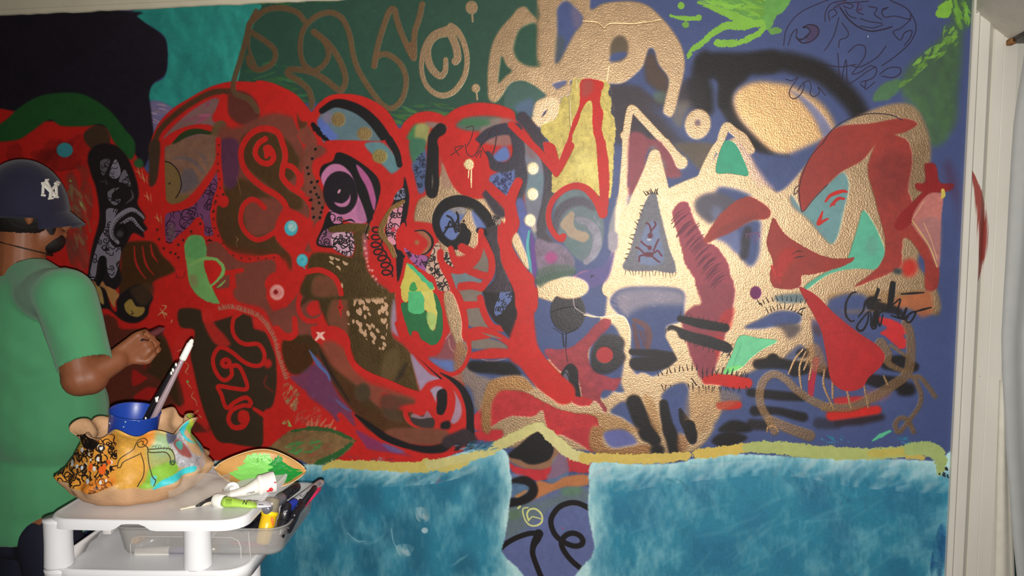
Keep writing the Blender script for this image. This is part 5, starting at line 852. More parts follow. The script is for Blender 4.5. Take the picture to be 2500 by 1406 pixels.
def hand_bm(bm,w,c,fdir,side,curl):
    """palm, four curled fingers of unequal length, thumb from the side of the palm"""
    f=(c-w).normalized(); up=side.cross(f).normalized(); sd=f.cross(up).normalized()
    for s in (-.026,-.009,.009,.026): capsule(bm,w+f*.012+sd*s*.7,w+f*.075+sd*s,.0165,.014,10)
    for s,l in ((-.028,.062),(-.0095,.074),(.0095,.07),(.028,.056)):
        a=w+f*.08+sd*s*1.08; a1=a+(f*math.cos(curl)-up*math.sin(curl))*l*.45; a2=a1+(f*math.cos(curl*2.2)-up*math.sin(curl*2.2))*l*.33; a3=a2+(f*math.cos(curl*3.2)-up*math.sin(curl*3.2))*l*.25
        for p,q,r,t in ((a,a1,.0098,.009),(a1,a2,.009,.0082),(a2,a3,.0082,.0068)): capsule(bm,p,q,r,t,10)
    t0=w+f*.03-sd*.026; t1=t0+f*.03-sd*.022-up*.018; t2=t1+f*.028-up*.012+sd*.012
    capsule(bm,t0,t1,.0125,.0105,10); capsule(bm,t1,t2,.0105,.008,10)
hand_bm(bm,wri+(hand-wri).normalized()*.004,hand,None,Vector((0,0,1)),.75)
hand_bm(bm,wrL,wrL+Vector((.08,.0,.03)),None,Vector((0,0,1)),.6)
bm=remeshed(bm,.0052,5,'person_body'); obj('body',bm,M_SKIN,per)
for s in (-1,1):
    bm=bmesh.new(); ellipsoid(bm,face+FS*s*.034-FD*.004+Vector((0,0,-.012)),(.0115,.0115,.0115)); e=obj('eye',bm,mat('eye_white',(225,220,212),.2),per)
    bm=bmesh.new(); ellipsoid(bm,face+FS*s*.034+FD*.0058+Vector((0,0,-.013)),(.0045,.0045,.005)); obj('iris',bm,mat('eye_brown',(40,24,16),.2),e)
# beard and the hair under the cap
bm=bmesh.new(); ellipsoid(bm,jaw+FD*.016+Vector((0,0,-.022)),(.047,.048,.04)); ellipsoid(bm,jaw+FD*.01+FS*.032+Vector((0,0,.02)),(.026,.021,.05)); ellipsoid(bm,jaw+FD*.01-FS*.032+Vector((0,0,.02)),(.034,.022,.05)); ellipsoid(bm,face+FD*.01+Vector((0,0,-.066)),(.016,.024,.007))
obj('beard',remeshed(bm,.006,3),M_HAIR,per)
bm=bmesh.new(); ellipsoid(bm,HC-FD*.01+Vector((0,0,.004)),(.0965,.0935,.104)); bm=remeshed(bm,.007,2)
bmesh.ops.bisect_plane(bm,geom=bm.verts[:]+bm.edges[:]+bm.faces[:],plane_co=HC+FD*.042,plane_no=FD,clear_outer=True); bmesh.ops.bisect_plane(bm,geom=bm.verts[:]+bm.edges[:]+bm.faces[:],plane_co=HC+Vector((0,0,-.074)),plane_no=Vector((0,0,-1)),clear_outer=True)
for v in bm.verts: v.co.z+=.002*math.sin(v.co.x*400)*math.sin(v.co.y*370)
obj('hair',bm,M_HAIR,per)
# T-shirt: one cloth shell cut at neck, hem and sleeves
bm=bmesh.new()
capsule(bm,pp(6,712,.2),pp(158,724,-.14),.082,.08); ellipsoid(bm,pp(78,835),(.178,.148,.235)); ellipsoid(bm,pp(106,1010,-.0),(.192,.160,.2)); ellipsoid(bm,pp(92,1180),(.178,.152,.2)); ellipsoid(bm,pp(84,1260),(.18,.15,.16))
capsule(bm,pp(66,668),pp(120,712,-.07),.066,.072); capsule(bm,pp(50,668),pp(18,706,.11),.066,.072)
capsule(bm,pp(160,728,-.135),pp(203,876,-.175),.079,.069); capsule(bm,pp(203,876,-.175),pp(206,900,-.178),.068,.067)
capsule(bm,pp(8,722,.2),elL,.075,.07)
bm=remeshed(bm,.0085,8,'shirt')
def cut(co,no): bmesh.ops.bisect_plane(bm,geom=bm.verts[:]+bm.edges[:]+bm.faces[:],plane_co=co,plane_no=no,clear_outer=True)
hz=pp(60,1286).z; cut(Vector((0,0,hz)),Vector((0,0,-1)))
ncut=(pp(75,612,-.06)); 
dele=[v for v in bm.verts if (v.co-(neck+Vector((.0,0,.015)))).length<.083]; bmesh.ops.delete(bm,geom=dele,context='VERTS')
sl=(pp(205,892,-.17)-pp(160,728,-.13)).normalized(); tilt=(sl+Vector((.18,0,.0))).normalized(); sc=pp(204,893,-.175)
dele=[v for v in bm.verts if (v.co-sc).dot(sl)>0 and (v.co-sc).length<.13 and (v.co-sc).dot(Vector((0,-1,0)))>-.078]; bmesh.ops.delete(bm,geom=dele,context='VERTS')
for e in [e for e in bm.edges if len(e.link_faces)==1]:
    for v in e.verts:
        if (v.co-sc).length<.12 and abs((v.co-sc).dot(sl))<.03: v.co-=sl*(v.co-sc).dot(sl)
        elif (v.co-(neck+Vector((0,0,.015)))).length<.1: q=neck+Vector((0,0,.015)); v.co=q+(v.co-q).normalized()*.083
wr=np.random.default_rng(5); f1=wr.normal(size=(9,3))*9; ph=wr.random(9)*6
for v in bm.verts:
    d=0
    c=v.co
    for k in range(9): d+=math.sin(f1[k]@np.array(c[:])*1.3+ph[k])
    # drag folds fanning from the armpit and down the back
    g=math.exp(-((c-pp(110,880,-.17)).length/.16)**2)
    d2=math.sin((c.z*1.0+c.x*.9)*70)*g
    v.co+=(c-pp(85,1000)).normalized()*(d*.0014+d2*.005)
bmesh.ops.recalc_face_normals(bm,faces=bm.faces); o=obj('t_shirt',bm,M_SHIRT,per); md=o.modifiers.new('c','SOLIDIFY'); md.thickness=.004; md.offset=0; md=o.modifiers.new('s','SMOOTH'); md.iterations=2
# stitched hem and collar bands
def band(name,pts_,r,m): 
    b2=bmesh.new(); tube(b2,pts_,r,8,False); obj(name,b2,m,per)
# trousers
bm=bmesh.new(); ellipsoid(bm,pp(84,1310)+Vector((0,0,-.0)),(.15,.12,.055))
for h in (hipR,hipL):
    k=Vector((h.x+.02,h.y,.46)); an=Vector((h.x,h.y,.05)); capsule(bm,Vector((h.x,h.y,.60)),k,.088,.083); capsule(bm,k,an,.082,.075)
bm=remeshed(bm,.011,5); bmesh.ops.bisect_plane(bm,geom=bm.verts[:]+bm.edges[:]+bm.faces[:],plane_co=Vector((0,0,.05)),plane_no=Vector((0,0,-1)),clear_outer=True); obj('trousers',bm,M_DENIM,per)
for h in (hipR,hipL):
    bm=bmesh.new(); an=Vector((h.x,h.y,.045)); capsule(bm,an-FD*.03,an+FD*.15,.046,.042); capsule(bm,an+Vector((0,0,.01)),an+Vector((0,0,.04)),.046,.046); bm=remeshed(bm,.008,3); bmesh.ops.bisect_plane(bm,geom=bm.verts[:]+bm.edges[:]+bm.faces[:],plane_co=Vector((0,0,.001)),plane_no=Vector((0,0,-1)),clear_outer=True); obj('shoe',bm,mat('black_shoe',(30,28,28),.6),per)
# cap: crown, brim, button, white interlocking letters
CC=pp(62,512,-.0)+Vector((0,0,.0)); RC_=(.118,.115,.15)
bm=bmesh.new(); ellipsoid(bm,CC,RC_,None,40,28); bmesh.ops.bisect_plane(bm,geom=bm.verts[:]+bm.edges[:]+bm.faces[:],plane_co=CC+Vector((0,0,-.026)),plane_no=Vector((.0,0,-1)),clear_outer=True)
for v in bm.verts:
    t=math.atan2(v.co.y-CC.y,v.co.x-CC.x); g=abs(((t/(math.pi/3))%1)-.5); v.co+=(v.co-CC).normalized()*(-.0016 if g>.47 else 0)
    if v.co.z<CC.z: q=1-.05*(CC.z-v.co.z)/.026; v.co.x=CC.x+(v.co.x-CC.x)*q; v.co.y=CC.y+(v.co.y-CC.y)*q
cap=obj('cap',bm,M_NAVY,per); md=cap.modifiers.new('c','SOLIDIFY'); md.thickness=.004
bm=bmesh.new(); BD_=Vector((math.cos(.5),math.sin(.5),0)); BS=Vector((BD_.y,-BD_.x,0)); rows=[]
for i in range(9):
    s=i/8; row=[]
    for k in range(25):
        a=-1.1+2.2*k/24; inner=.109; L_=.05*math.cos(a*1.12)**.8 if abs(a)<1.22 else 0
        r=inner+max(L_,.0)*s; row.append(bm.verts.new(CC+BD_*math.cos(a)*r+BS*math.sin(a)*r*.98+Vector((0,0,.006-.046*s-.022*(math.sin(a)**2)*(.6+.4*s)))))
    rows.append(row)
for A_,B_ in zip(rows,rows[1:]):
    for k in range(24): bm.faces.new((A_[k],A_[k+1],B_[k+1],B_[k]))
br=obj('brim',bm,M_NAVY,cap); md=br.modifiers.new('c','SOLIDIFY'); md.thickness=.005
bm=bmesh.new(); ellipsoid(bm,CC+Vector((0,0,.142)),(.008,.008,.005)); obj('button',bm,M_NAVY,cap)
lc=pp(121,475); ld=(lc-CC); 
def on_cap(a,b,off):
    d=Vector((CAM[0],CAM[1],CAM[2]))
    q=V(P(a,b,YP)); r=(q-d).normalized(); oo=d-CC; A_=sum((r[i]/RC_[i])**2 for i in range(3)); B_=2*sum(r[i]*oo[i]/RC_[i]**2 for i in range(3)); C_=sum((oo[i]/RC_[i])**2 for i in range(3))-1
    D_=max(B_*B_-4*A_*C_,0); t=(-B_-math.sqrt(D_))/(2*A_); h=d+r*t; return h+(h-CC).normalized()*off
bm=bmesh.new()
# N and Y overlapping, with small serifs: polylines in the plane of the cap front
NYS=[("N",[(104,474),(105,452)],7),("N",[(106,450),(136,480)],9),("N",[(137,480),(136,450)],6.5),("Y",[(112,442),(124,466)],7),("Y",[(141,446),(124,466)],7),("Y",[(124,464),(122,484)],8),("s",[(99,476),(110,478)],5),("s",[(99,449),(109,447)],5),("s",[(131,447),(143,452)],5),("s",[(115,486),(129,484)],5),("s",[(108,441),(118,440)],4),("s",[(131,481),(141,482)],5),("s",[(136,444),(145,448)],4)]
for _,ln,w_ in NYS:
    (x0,y0),(x1,y1)=ln; L_=math.hypot(x1-x0,y1-y0); nx,ny=-(y1-y0)/L_*w_/2,(x1-x0)/L_*w_/2; n_=5; pr=None
    for i in range(n_+1):
        s=i/n_; x,y=x0+(x1-x0)*s,y0+(y1-y0)*s
        q=[bm.verts.new(on_cap(x+nx*k,y+ny*k,o_)) for k,o_ in ((-1,.001),(-.7,.0045),(.7,.0045),(1,.001))]
        if pr:
            for k in range(3): bm.faces.new((pr[k],pr[k+1],q[k+1],q[k]))
        pr=q
obj('emblem',bm,mat('white_thread',(226,224,214),.7,bump=.3,bscale=1500),cap,label='raised white interlocking NY letters')
# necklace cord and the collar rib follow the neck opening
bm=bmesh.new(); cp=[]
for k in range(25):
    a=6.283*k/24; r=Vector((math.cos(a)*.078,math.sin(a)*.07,0)); f=r.normalized().dot(FD); cp.append(neck+r+Vector((0,0,.004-.022*f)))
tube(bm,cp,.0022,6,False); obj('necklace',bm,mat('dark_cord',(40,26,20),.6),per)
# thin scraper held in the right hand
hd=empty('palette_knife',wri,'thin see-through plastic palette knife with plum paint held in the hand','palette knife')
a,b_=pp(262,870,-.07),pp(350,828,-.05); c_=pp(402,800,-.03); bm=bmesh.new(); tube(bm,[a,a+(b_-a)*.5,b_],[.003,.004,.004],10); obj('handle',bm,mat('dark_handle',(40,34,38),.3),hd)
bm=bmesh.new(); d=(c_-b_).normalized(); u_=Vector((0,0,1)); u_=(u_-d*u_.dot(d)).normalized(); w_=d.cross(u_)
ring=[(0,.004),(.006,.010),(.03,.013),(.055,.011),((c_-b_).length,.0015)]
rows=[[bm.verts.new(b_+d*s+u_*(h*k)+w_*o_) for k,o_ in ((-1,0),(0,.0012),(1,0),(0,-.0012))] for s,h in ring]
for A_,B_ in zip(rows,rows[1:]):
    for k in range(4): bm.faces.new((A_[k],A_[(k+1)%4],B_[(k+1)%4],B_[k]))
bm.faces.new(rows[0]); obj('blade',bm,mat('plum_plastic',(120,62,66),.12,alpha=.7,coat=.5),hd)
# ---------------------------------------------------------------- the drawer cart
M_WPL=mat('white_plastic',(228,228,230),.35,var=.02,nscale=10,bump=.06,bscale=300)
M_CLR=mat('frosted_plastic',(214,210,206),.28,var=.03,nscale=12,alpha=.29,coat=.3)
WF=1.6; zt_=Q(300,1268,WF).z; uL=uwz(Q(103,1275,WF))[0]; uR=uwz(Q(594,1275,WF))[0]; zl_=Q(300,1393,WF).z; WB=1.99
c0=Lc((uL+uR)/2,(WF+WB)/2,0); cart=empty('drawer_cart',c0,'white plastic drawer cart with round posts, loaded with paint pots and markers','cart')
def rrect(u0,u1,w0,w1,r,n=7,bow=.006):
    o=[]
    for cx,cy,a0 in ((u0+r,w0+r,math.pi),(u1-r,w0+r,1.5*math.pi),(u1-r,w1-r,0),(u0+r,w1-r,.5*math.pi)):
        for k in range(n+1): a=a0+math.pi/2*k/n; o.append((cx+r*math.cos(a),cy+r*math.sin(a)))
    d=[]
    for i,(a,b) in enumerate(zip(o,o[1:]+o[:1])):
        m_=max(1,int(math.hypot(b[0]-a[0],b[1]-a[1])/.012))
        for k in range(m_): d.append((a[0]+(b[0]-a[0])*k/m_,a[1]+(b[1]-a[1])*k/m_))
    return [(u,w-(bow*math.sin(math.pi*min(1,max(0,(u-u0)/(u1-u0)))) if w<w0+r*.6 else 0)) for u,w in d]
def tray_top(bm,u0,u1,w0,w1,z,h,r,notch=None):
    R0=rrect(u0,u1,w0,w1,r); n=len(R0); cu,cw=(u0+u1)/2,(w0+w1)/2
    def ins(p,d): return (p[0]+(cu-p[0])/abs(u1-u0)*2*d,p[1]+(cw-p[1])/abs(w1-w0)*2*d)
    def low(u,w):
        if notch and w<w0+.012:
            a,b=notch; s=.022; t=max(0,min(1,min((u-a)/s,(b-u)/s))); return z-h+(h-.008)*t
        return z-h
    levels=[[(p,low(*p)) for p in R0],[(p,z-.004) for p in R0],[(ins(p,.0025),z-.0005) for p in R0],[(ins(p,.006),z) for p in R0],[(ins(p,.010),z-.0015) for p in R0],[(ins(p,.013),z-.002) for p in R0]]
    vs=[[bm.verts.new(Lc(p[0],p[1],zz)) for p,zz in lv] for lv in levels]
    for A,B in zip(vs,vs[1:]):
        for k in range(n): bm.faces.new((A[k],A[(k+1)%n],B[(k+1)%n],B[k]))
    bm.faces.new(vs[-1])
    I=[bm.verts.new(Lc(*ins(p,.004),low(*p))) for p in R0]; J=[bm.verts.new(Lc(*ins(p,.004),z-.005)) for p in R0]
    for A,B in ((vs[0],I),(I,J)):
        for k in range(n): bm.faces.new((A[k],A[(k+1)%n],B[(k+1)%n],B[k]))
    bm.faces.new(J)
n0,n1=uwz(Q(277,1296,WF))[0],uwz(Q(373,1296,WF))[0]
bm=bmesh.new(); tray_top(bm,uL,uR,WF,WB,zt_,.023,.05,(n0,n1)); sharp(obj('top',bm,M_WPL,cart),50)
bm=bmesh.new(); tray_top(bm,uL+.003,uR+.0,WF+.004,WB,zl_,.03,.05); obj('shelf',bm,M_WPL,cart)
lu=[uwz(Q(145,1340,WF+.032))[0],uwz(Q(484,1340,WF+.032))[0]]
tiers=[(zl_-.0015,zt_-.008),(.5,zl_-.006),(.105,.478)]
bm=bmesh.new(); tray_top(bm,uL,uR,WF,WB,.5,.03,.05); obj('shelf',bm,M_WPL,cart)
bm=bmesh.new(); tray_top(bm,uL,uR,WF,WB,.105,.03,.05); obj('base',bm,M_WPL,cart)
first=None
for za,zb in tiers:
    for u in lu:
        for w in (WF+.030,WB-.04):
            h=zb-za
            bm=bmesh.new(); lathe(bm,Lc(u,w,za),(0,0,1),[(0,.0296),(.003,.0302),(.006,.0296),(h*.5,.0284),(h-.008,.0292),(h-.005,.0302),(h,.0302)],28); obj('post',bm,M_WPL,cart)
for u in lu:
    for w in (WF+.030,WB-.04):
        bm=bmesh.new(); lathe(bm,Lc(u,w,.055),(0,0,1),[(0,.006),(.03,.006)],10); ellipsoid(bm,Lc(u,w,.028),(.0275,.011,.028)); obj('caster',bm,mat('black_plastic',(34,33,36),.35),cart)
M_RUN=mat('grey_white_plastic',(205,200,198),.4,var=.03)
for sgn,u in ((1,uwz(Q(180,1336,1.66))[0]),(-1,uwz(Q(466,1336,1.66))[0]+.018)):
    za,zb=Q(178,1376,1.66).z,Q(178,1334,1.66).z; za=max(za,zl_+.0)
    bm=bmesh.new(); prism(bm,[(1.655,za),(1.70,za),(1.72,za+.012),(1.75,za+.012),(1.77,za+.02),(1.93,za+.02),(1.93,zb),(1.655,zb)],lambda p,t:Lc(u+t,p[0],p[1]),-.003,.003)
    for k in range(3): add_box(bm,Lc(u+sgn*.012,1.775+k*.022,za+.028+k*.0),(.016,.014,.008),.003)
    add_box(bm,Lc(u+sgn*.012,1.80,zb-.012),(.02,.05,.014),.002,Matrix.Rotation(-YAW,3,'Z')); obj('runner',bm,M_RUN,cart)
# the frosted bin, pushed out to the right under the top
b0,b1=uwz(Q(270,1340,1.663))[0],uwz(Q(692,1290,1.663))[0]; w0,w1=1.663,1.975; zr=Q(690,1290,1.663).z; zb=zl_+.0008
binE=empty('frosted_bin',Lc((b0+b1)/2,(w0+w1)/2,zb),'translucent frosted bin of markers sticking out under the cart top','bin')
def bin_wall(bm):
    lv=[(.0,.028,zb+.003),(.0,.022,zb),]
    prof=[(.022,zb+.001),(.016,zb+.003),(.012,zb+.010),(.002,zr-.012),(.0,zr-.008),(-.003,zr-.0025),(-.006,zr-.0015),(-.007,zr),(-.003,zr+.0012),(.0018,zr-.002),(.004,zr-.01),(.0138,zb+.011),(.018,zb+.0048),(.023,zb+.003)]
    rs=[]
    for d,z in prof:
        R_=rrect(b0+d,b1-d,w0+d,w1-d,max(.012,.04-d*.6),6,0)
        if rs and len(R_)!=len(rs[0]):
            # resample to the same count
            q=np.array(R_+R_[:1]); s=np.r_[0,np.cumsum(np.linalg.norm(np.diff(q,axis=0),axis=1))]; t=np.linspace(0,s[-1],len(rs[0]),endpoint=False); R_=list(zip(np.interp(t,s,q[:,0]),np.interp(t,s,q[:,1])))
        elif not rs:
            q=np.array(R_+R_[:1]); s=np.r_[0,np.cumsum(np.linalg.norm(np.diff(q,axis=0),axis=1))]; t=np.linspace(0,s[-1],140,endpoint=False); R_=list(zip(np.interp(t,s,q[:,0]),np.interp(t,s,q[:,1])))
        rs.append([bm.verts.new(Lc(u,w,z)) for u,w in R_])
    n=len(rs[0])
    for A,B in zip(rs,rs[1:]):
        for k in range(n): bm.faces.new((A[k],A[(k+1)%n],B[(k+1)%n],B[k]))
    bm.faces.new(rs[0][::-1]); bm.faces.new(rs[-1])
bm=bmesh.new(); bin_wall(bm); obj('tray',bm,M_CLR,binE)
bm=bmesh.new()
for ln in ([(322,1388),(318,1330),(326,1313),(340,1309),(566,1312),(582,1320),(588,1336),(589,1388)],[(606,1296),(613,1376)]): tube(bm,[Q(x,y,w0+.004+.0001*(y-1290)) for x,y in ln],.0011,6)
obj('panel_ridge',bm,mat('frosted_ridge',(214,210,204),.35,alpha=.7),binE)
# ---------------------------------------------------------------- painted clay pot
new_canvas(1200,690,3,130,1030)
CL=(196,158,118); RGB[:]=lin(CL)*(1+.12*N_BIG[...,None]+.08*N_MID[...,None]); MAT[...,1]=.5
T(80,960,.2276)
brush((150,108,70),"300,1140 1500,1180 1300,1300 500,1280",30,90,24,5,1,a=.35); brush((214,184,140),"400,1140 1400,1130 1500,1180 500,1200",40,70,24,-4,2,a=.4)
F((196,146,60),"900,480 1180,470 1440,430 1440,900 1180,1060 900,1020",8,var=.12); F((206,150,54),"920,760 1200,740 1180,1040 930,1020",30,a=.7); F((150,170,110),"1240,620 1440,600 1520,900 1260,900",20,a=.8); F((150,190,160),"1260,560 1440,560 1460,800 1280,760",24,a=.6); F((226,130,40),"1160,560 1290,480 1300,660 1200,690",14,a=.8); F((130,180,60),"1200,1000 1260,900 1520,880 1520,1000 1300,1080 1130,1070",10); F((90,190,196),"1250,990 1310,980 1300,1050 1260,1060",6); F((60,190,196),"1280,1080 1400,1020 1700,970 1720,1030 1560,1050 1300,1110",6,jag=1)
for q in ("1180,660 1190,630 1160,610 1130,640 1150,680 1200,680 1230,640 1200,590 1140,590 1110,650 1080,700 960,770 930,860 960,860","1190,660 1230,700 1250,720 1440,740 1500,820 1500,900 1470,900 1450,820 1400,770 1260,750 1230,720","1160,740 1190,860 1180,960 1140,1020 1120,1060","1230,740 1240,860 1270,980 1300,1020 1280,1060","1150,750 1000,800 960,860"): S((56,44,26),9,q,1.5)
hairs((40,50,60),"1280,700 1480,770",8,40,6,-70,3); hairs((30,60,80),"1450,870 1500,870",5,40,8,90,4)
doodle("530,470 620,480 780,560 900,500 930,560 920,960 880,1020 660,1110 440,1080 250,1020 330,830 560,700",(214,146,56),(34,24,18),170,30,11,21); F((206,110,34),"560,1060 720,960 900,960 880,1030 660,1110",12,a=.55); dots((214,216,220),22,"480,760 900,640 900,1000 420,1000",8,17,22,(-.6,.6),asp=1.4); dots((226,96,30),8,"680,820 860,800 860,920 660,920",14,26,23,(-.6,.6),asp=1.5); dots((30,20,16),26,"540,500 900,520 900,1080 320,1040",7,17,25,(-1,1),asp=1.6)
F((176,170,60),"330,830 560,640 580,700 420,860 330,960",10,a=.7); F((34,24,18),"540,470 640,500 760,550 800,560 700,560 560,520",3)
doodle("560,520 700,540 760,600 700,700 580,720",(120,80,40),(24,18,14),30,34,22,24)
F((90,94,120),"1430,460 1520,470 1560,560 1530,680 1460,700 1430,640",6,mat='gl'); F((184,182,188),"1520,540 1590,540 1600,640 1700,860 1830,960 1800,1030 1700,980 1560,960 1520,900 1500,780 1450,700 1540,680",5,mat='y',jag=1,var=.25); F((150,60,54),"1500,710 1560,690 1640,780 1690,890 1640,880 1560,820",6,jag=1,a=.8); F((80,160,150),"1520,720 1580,710 1600,770 1570,790",3); F((60,190,204),"1530,450 1690,400 1700,480 1660,560 1620,640 1720,760 1880,840 1830,930 1760,800 1640,720 1560,560",5); F((130,186,60),"1640,560 1720,520 1860,700 1880,830 1760,800 1680,650",8); F((196,196,60),"1690,360 1720,370 1720,520 1860,660 1900,740 1840,700 1680,540",6,a=.8); F((184,160,150),"1880,830 1950,790 1880,900 1780,1030 1740,1040",6,mat='gl')
pot_img=to_image('pot_paint',RGB); pot_mimg=to_image('pot_surface',MAT,True); M_POT=img_mat('painted_clay',pot_img,.5,pot_mimg,bump=.35,bscale=120)
M_CLAY=mat('tan_clay',(198,156,116),.6,var=.1,nscale=30,bump=.3,bscale=90)
PW=1.795; pu=uwz(Q(340,1150,PW))[0]; pc=Lc(pu,PW,zt_-.0015)
pot=empty('clay_pot',pc,'wide clay pot with ruffled rim and painted creatures, standing on the cart','pot')
prof=[(.10,.0),(.140,.004),(.166,.024),(.182,.048),(.187,.059),(.179,.066),(.174,.071),(.167,.082),(.156,.095),(.142,.115),(.130,.130),(.128,.143),(.136,.158),(.142,.166)]
inner=[(.137,.166),(.129,.156),(.121,.142),(.122,.13),(.134,.113),(.148,.09),(.155,.06),(.15,.03),(.11,.014)]
PR=np.array([pc.y-CAM[1],CAM[0]-pc.x]); PR=PR/np.linalg.norm(PR)          # the painted side faces the room
bm=bmesh.new(); uvl=bm.loops.layers.uv.new('UVMap'); n=144; rings=[]
def potr(a,r,z,k):
    fl=max(0,(z-.1)/.066); lo=math.exp(-((z-.056)/.016)**2)
    rf=.011*math.sin(a*9+.6)+.007*math.sin(a*5+2); r2=r*.885+fl*rf+lo*(.008*math.sin(a*7+1)+.006*math.sin(a*17))+.0016*math.sin(a*13+z*60)
    z2=z+fl*fl*(.008*math.sin(a*9+2.1)+.008*math.sin(a*4+.8))+lo*.006*math.sin(a*5+2)
    return r2,z2
for k,(r,z) in enumerate(prof+inner):
    ring=[]
    for i in range(n):
        a=6.28318*i/n; r2,z2=potr(a,r,z,k); ring.append(bm.verts.new(pc+Vector(tuple(RGT))*(r2*math.cos(a))+Vector(tuple(FWD))*(r2*math.sin(a))+Vector((0,0,z2))))
    rings.append(ring)
np_=len(prof)
for j,(A,B) in enumerate(zip(rings,rings[1:])):
    for k in range(n):
        f=bm.faces.new((A[k],A[(k+1)%n],B[(k+1)%n],B[k])); f.material_index=0 if 3<=j<np_-1 else 1
bm.faces.new(rings[0][::-1]).material_index=1; bm.faces.new(rings[-1]).material_index=1
for f in bm.faces:
    for l in f.loops:
        d=l.vert.co-pc; s=d.x*PR[0]+d.y*PR[1]; l[uvl].uv=((340+s*1110-130)/400,1-(1265-d.z*1120-1030)/230)
obj('body',bm,[M_POT,M_CLAY],pot)
# blue cup leaning in the pot
M_BLUE=mat('blue_plastic',(30,66,160),.38,var=.06,nscale=20,coat=.2)
cb=Q(317,1082,PW); ct=Q(331,1003,PW); ax=(ct-cb).normalized(); ax=(ax+Vector(tuple(FWD))*-.10).normalized(); H=(ct-cb).length
cb=ct-ax*.125
cup=empty('blue_cup',cb,'shiny blue plastic cup holding brushes, leaning in the painted clay pot','cup')
bm=bmesh.new(); lathe(bm,cb,ax,[(0,.0),(0,.050),(.002,.0515),(.06,.0535),(.122,.0562),(.125,.0572),(.1255,.0562),(.124,.0545),(.06,.0515),(.006,.049),(.004,.0)],56,False); obj('body',bm,M_BLUE,cup)
rr=random.Random(8); a1=ax.orthogonal().normalized(); a2=ax.cross(a1)
bm=bmesh.new()
for h,th,s in ((.122,-.3,.0012),(.118,.4,.0018),(.10,-.45,.0022),(.105,.35,.0016),(.122,.9,.0012),(.03,-.6,.003),(.036,-.5,.0025),(.04,-.75,.003),(.045,-.9,.002)):
    dv=-Vector(tuple(FWD))*math.cos(th-.3)+Vector(tuple(RGT))*math.sin(th-.3); dv=(dv-ax*dv.dot(ax)).normalized(); ellipsoid(bm,cb+ax*h+dv*(.0515+.0048*h/.125),(s*1.4,s*.5,s),None,8,6)
obj('paint_speck',bm,mat('pale_paint',(170,190,214),.5),cup,kind='stuff')
# two brushes in the cup
M_PINK=mat('pearl_pink_handle',(196,172,178),.25,.45,var=.03); M_BLK=mat('black_lacquer',(24,22,26),.25,coat=.4); M_WHT=mat('chalk_white_paint',(232,230,222),.5,bump=.3,bscale=300)
def stick(name,label,cat,pa,pb,segs,group=None):
    """a long thing from pa to pb; segs: (part name, material, [(t,r)...])"""
    e=empty(name,pa,label,cat,group); d=(pb-pa); L_=d.length; d=d.normalized()
    for nm,mt,pr in segs:
        bm=bmesh.new(); lathe(bm,pa,d,[(t*L_,r) for t,r in pr],18); obj(nm,bm,mt,e)
    return e
pa=cb+ax*.02+Vector(tuple(RGT))*.018; pa=Q(352,1066,PW-.005); pb=Q(470,828,PW+.03)
stick('paint_brush','pearly pink paint brush with white tip, standing in the blue cup','brush',pa,pb,[('handle',M_PINK,[(0,.0055),(.3,.0078),(.76,.0058),(.785,.0056)]),('white_tip',M_WHT,[(.785,.0075),(.80,.0085),(.95,.0078),(.957,.0062),(.985,.0052),(.992,.0034),(1,.0034)])])
pa=Q(328,1072,PW+.002); pb=Q(432,884,PW+.012)
e=stick('paint_brush','thin black paint brush flecked with white, behind the pink brush','brush',pa,pb,[('handle',M_BLK,[(0,.005),(.35,.0072),(.6,.006),(.97,.003),(1,.001)])])
d=(pb-pa); bm=bmesh.new()
for t,s in ((.28,.003),(.34,.0024),(.44,.0022),(.52,.0048),(.55,.003),(.86,.003),(.9,.0034),(.97,.003)): ellipsoid(bm,pa+d*t-Vector(tuple(FWD))*.006*(1.1-t*.6)+Vector(tuple(RGT))*(.001 if t<.5 else .002),(s,s*.5,s*1.5),None,8,6)
obj('paint_speck',bm,M_WHT,e,kind='stuff')
# ---------------------------------------------------------------- gourd palette with green paint
A0=Q(525,1143,1.86); A1=Q(748,1149,1.93); mid=(A0+A1)/2; lax=(A1-A0); LL=lax.length; lax.normalize()
sh=(Vector(tuple(FWD))*.80+Vector((0,0,1))*.54); sh=(sh-lax*lax.dot(sh)).normalized(); nn=lax.cross(sh); nn=nn if nn.z>0 else -nn
pal=empty('gourd_palette',mid-Vector((0,0,.03)),'pointed boat shaped gourd shell smeared with green paint','palette')
bm=bmesh.new(); nu,nv=40,16; rowsT=[];rowsB=[]
def half(s): return (.058*max(0,1-abs(2*s-1)**2.2)**.8+.0012)
for i in range(nu+1):
    s=i/nu; hw=half(s); R1=[];R2=[]
    for k in range(nv+1):
        q=2*k/nv-1; dep=(1-q*q)*hw*.42; b_=A0+lax*LL*s+sh*(q*hw-.004*math.sin(s*9)*(q>0)); p=b_-nn*dep; R1.append(bm.verts.new(p)); R2.append(bm.verts.new(b_-nn*(dep+.0035*(1-abs(q)**4)+.0005)))
    rowsT.append(R1);rowsB.append(R2)
for A_,B_ in zip(rowsT,rowsT[1:]):
    for k in range(nv): bm.faces.new((A_[k],A_[k+1],B_[k+1],B_[k]))
for A_,B_ in zip(rowsB,rowsB[1:]):
    for k in range(nv): bm.faces.new((A_[k],B_[k],B_[k+1],A_[k+1]))
for R_,S_ in ((rowsT,rowsB),):
    for k in (0,nv):
        for i in range(nu): bm.faces.new((R_[i][k],R_[i+1][k],S_[i+1][k],S_[i][k]))
    for i in (0,nu):
        for k in range(nv): bm.faces.new((R_[i][k],S_[i][k],S_[i][k+1],R_[i][k+1]))
obj('shell',bm,mat('gourd_shell',(196,146,82),.45,var=.14,nscale=26,bump=.2,bscale=80),pal)
bm=bmesh.new()
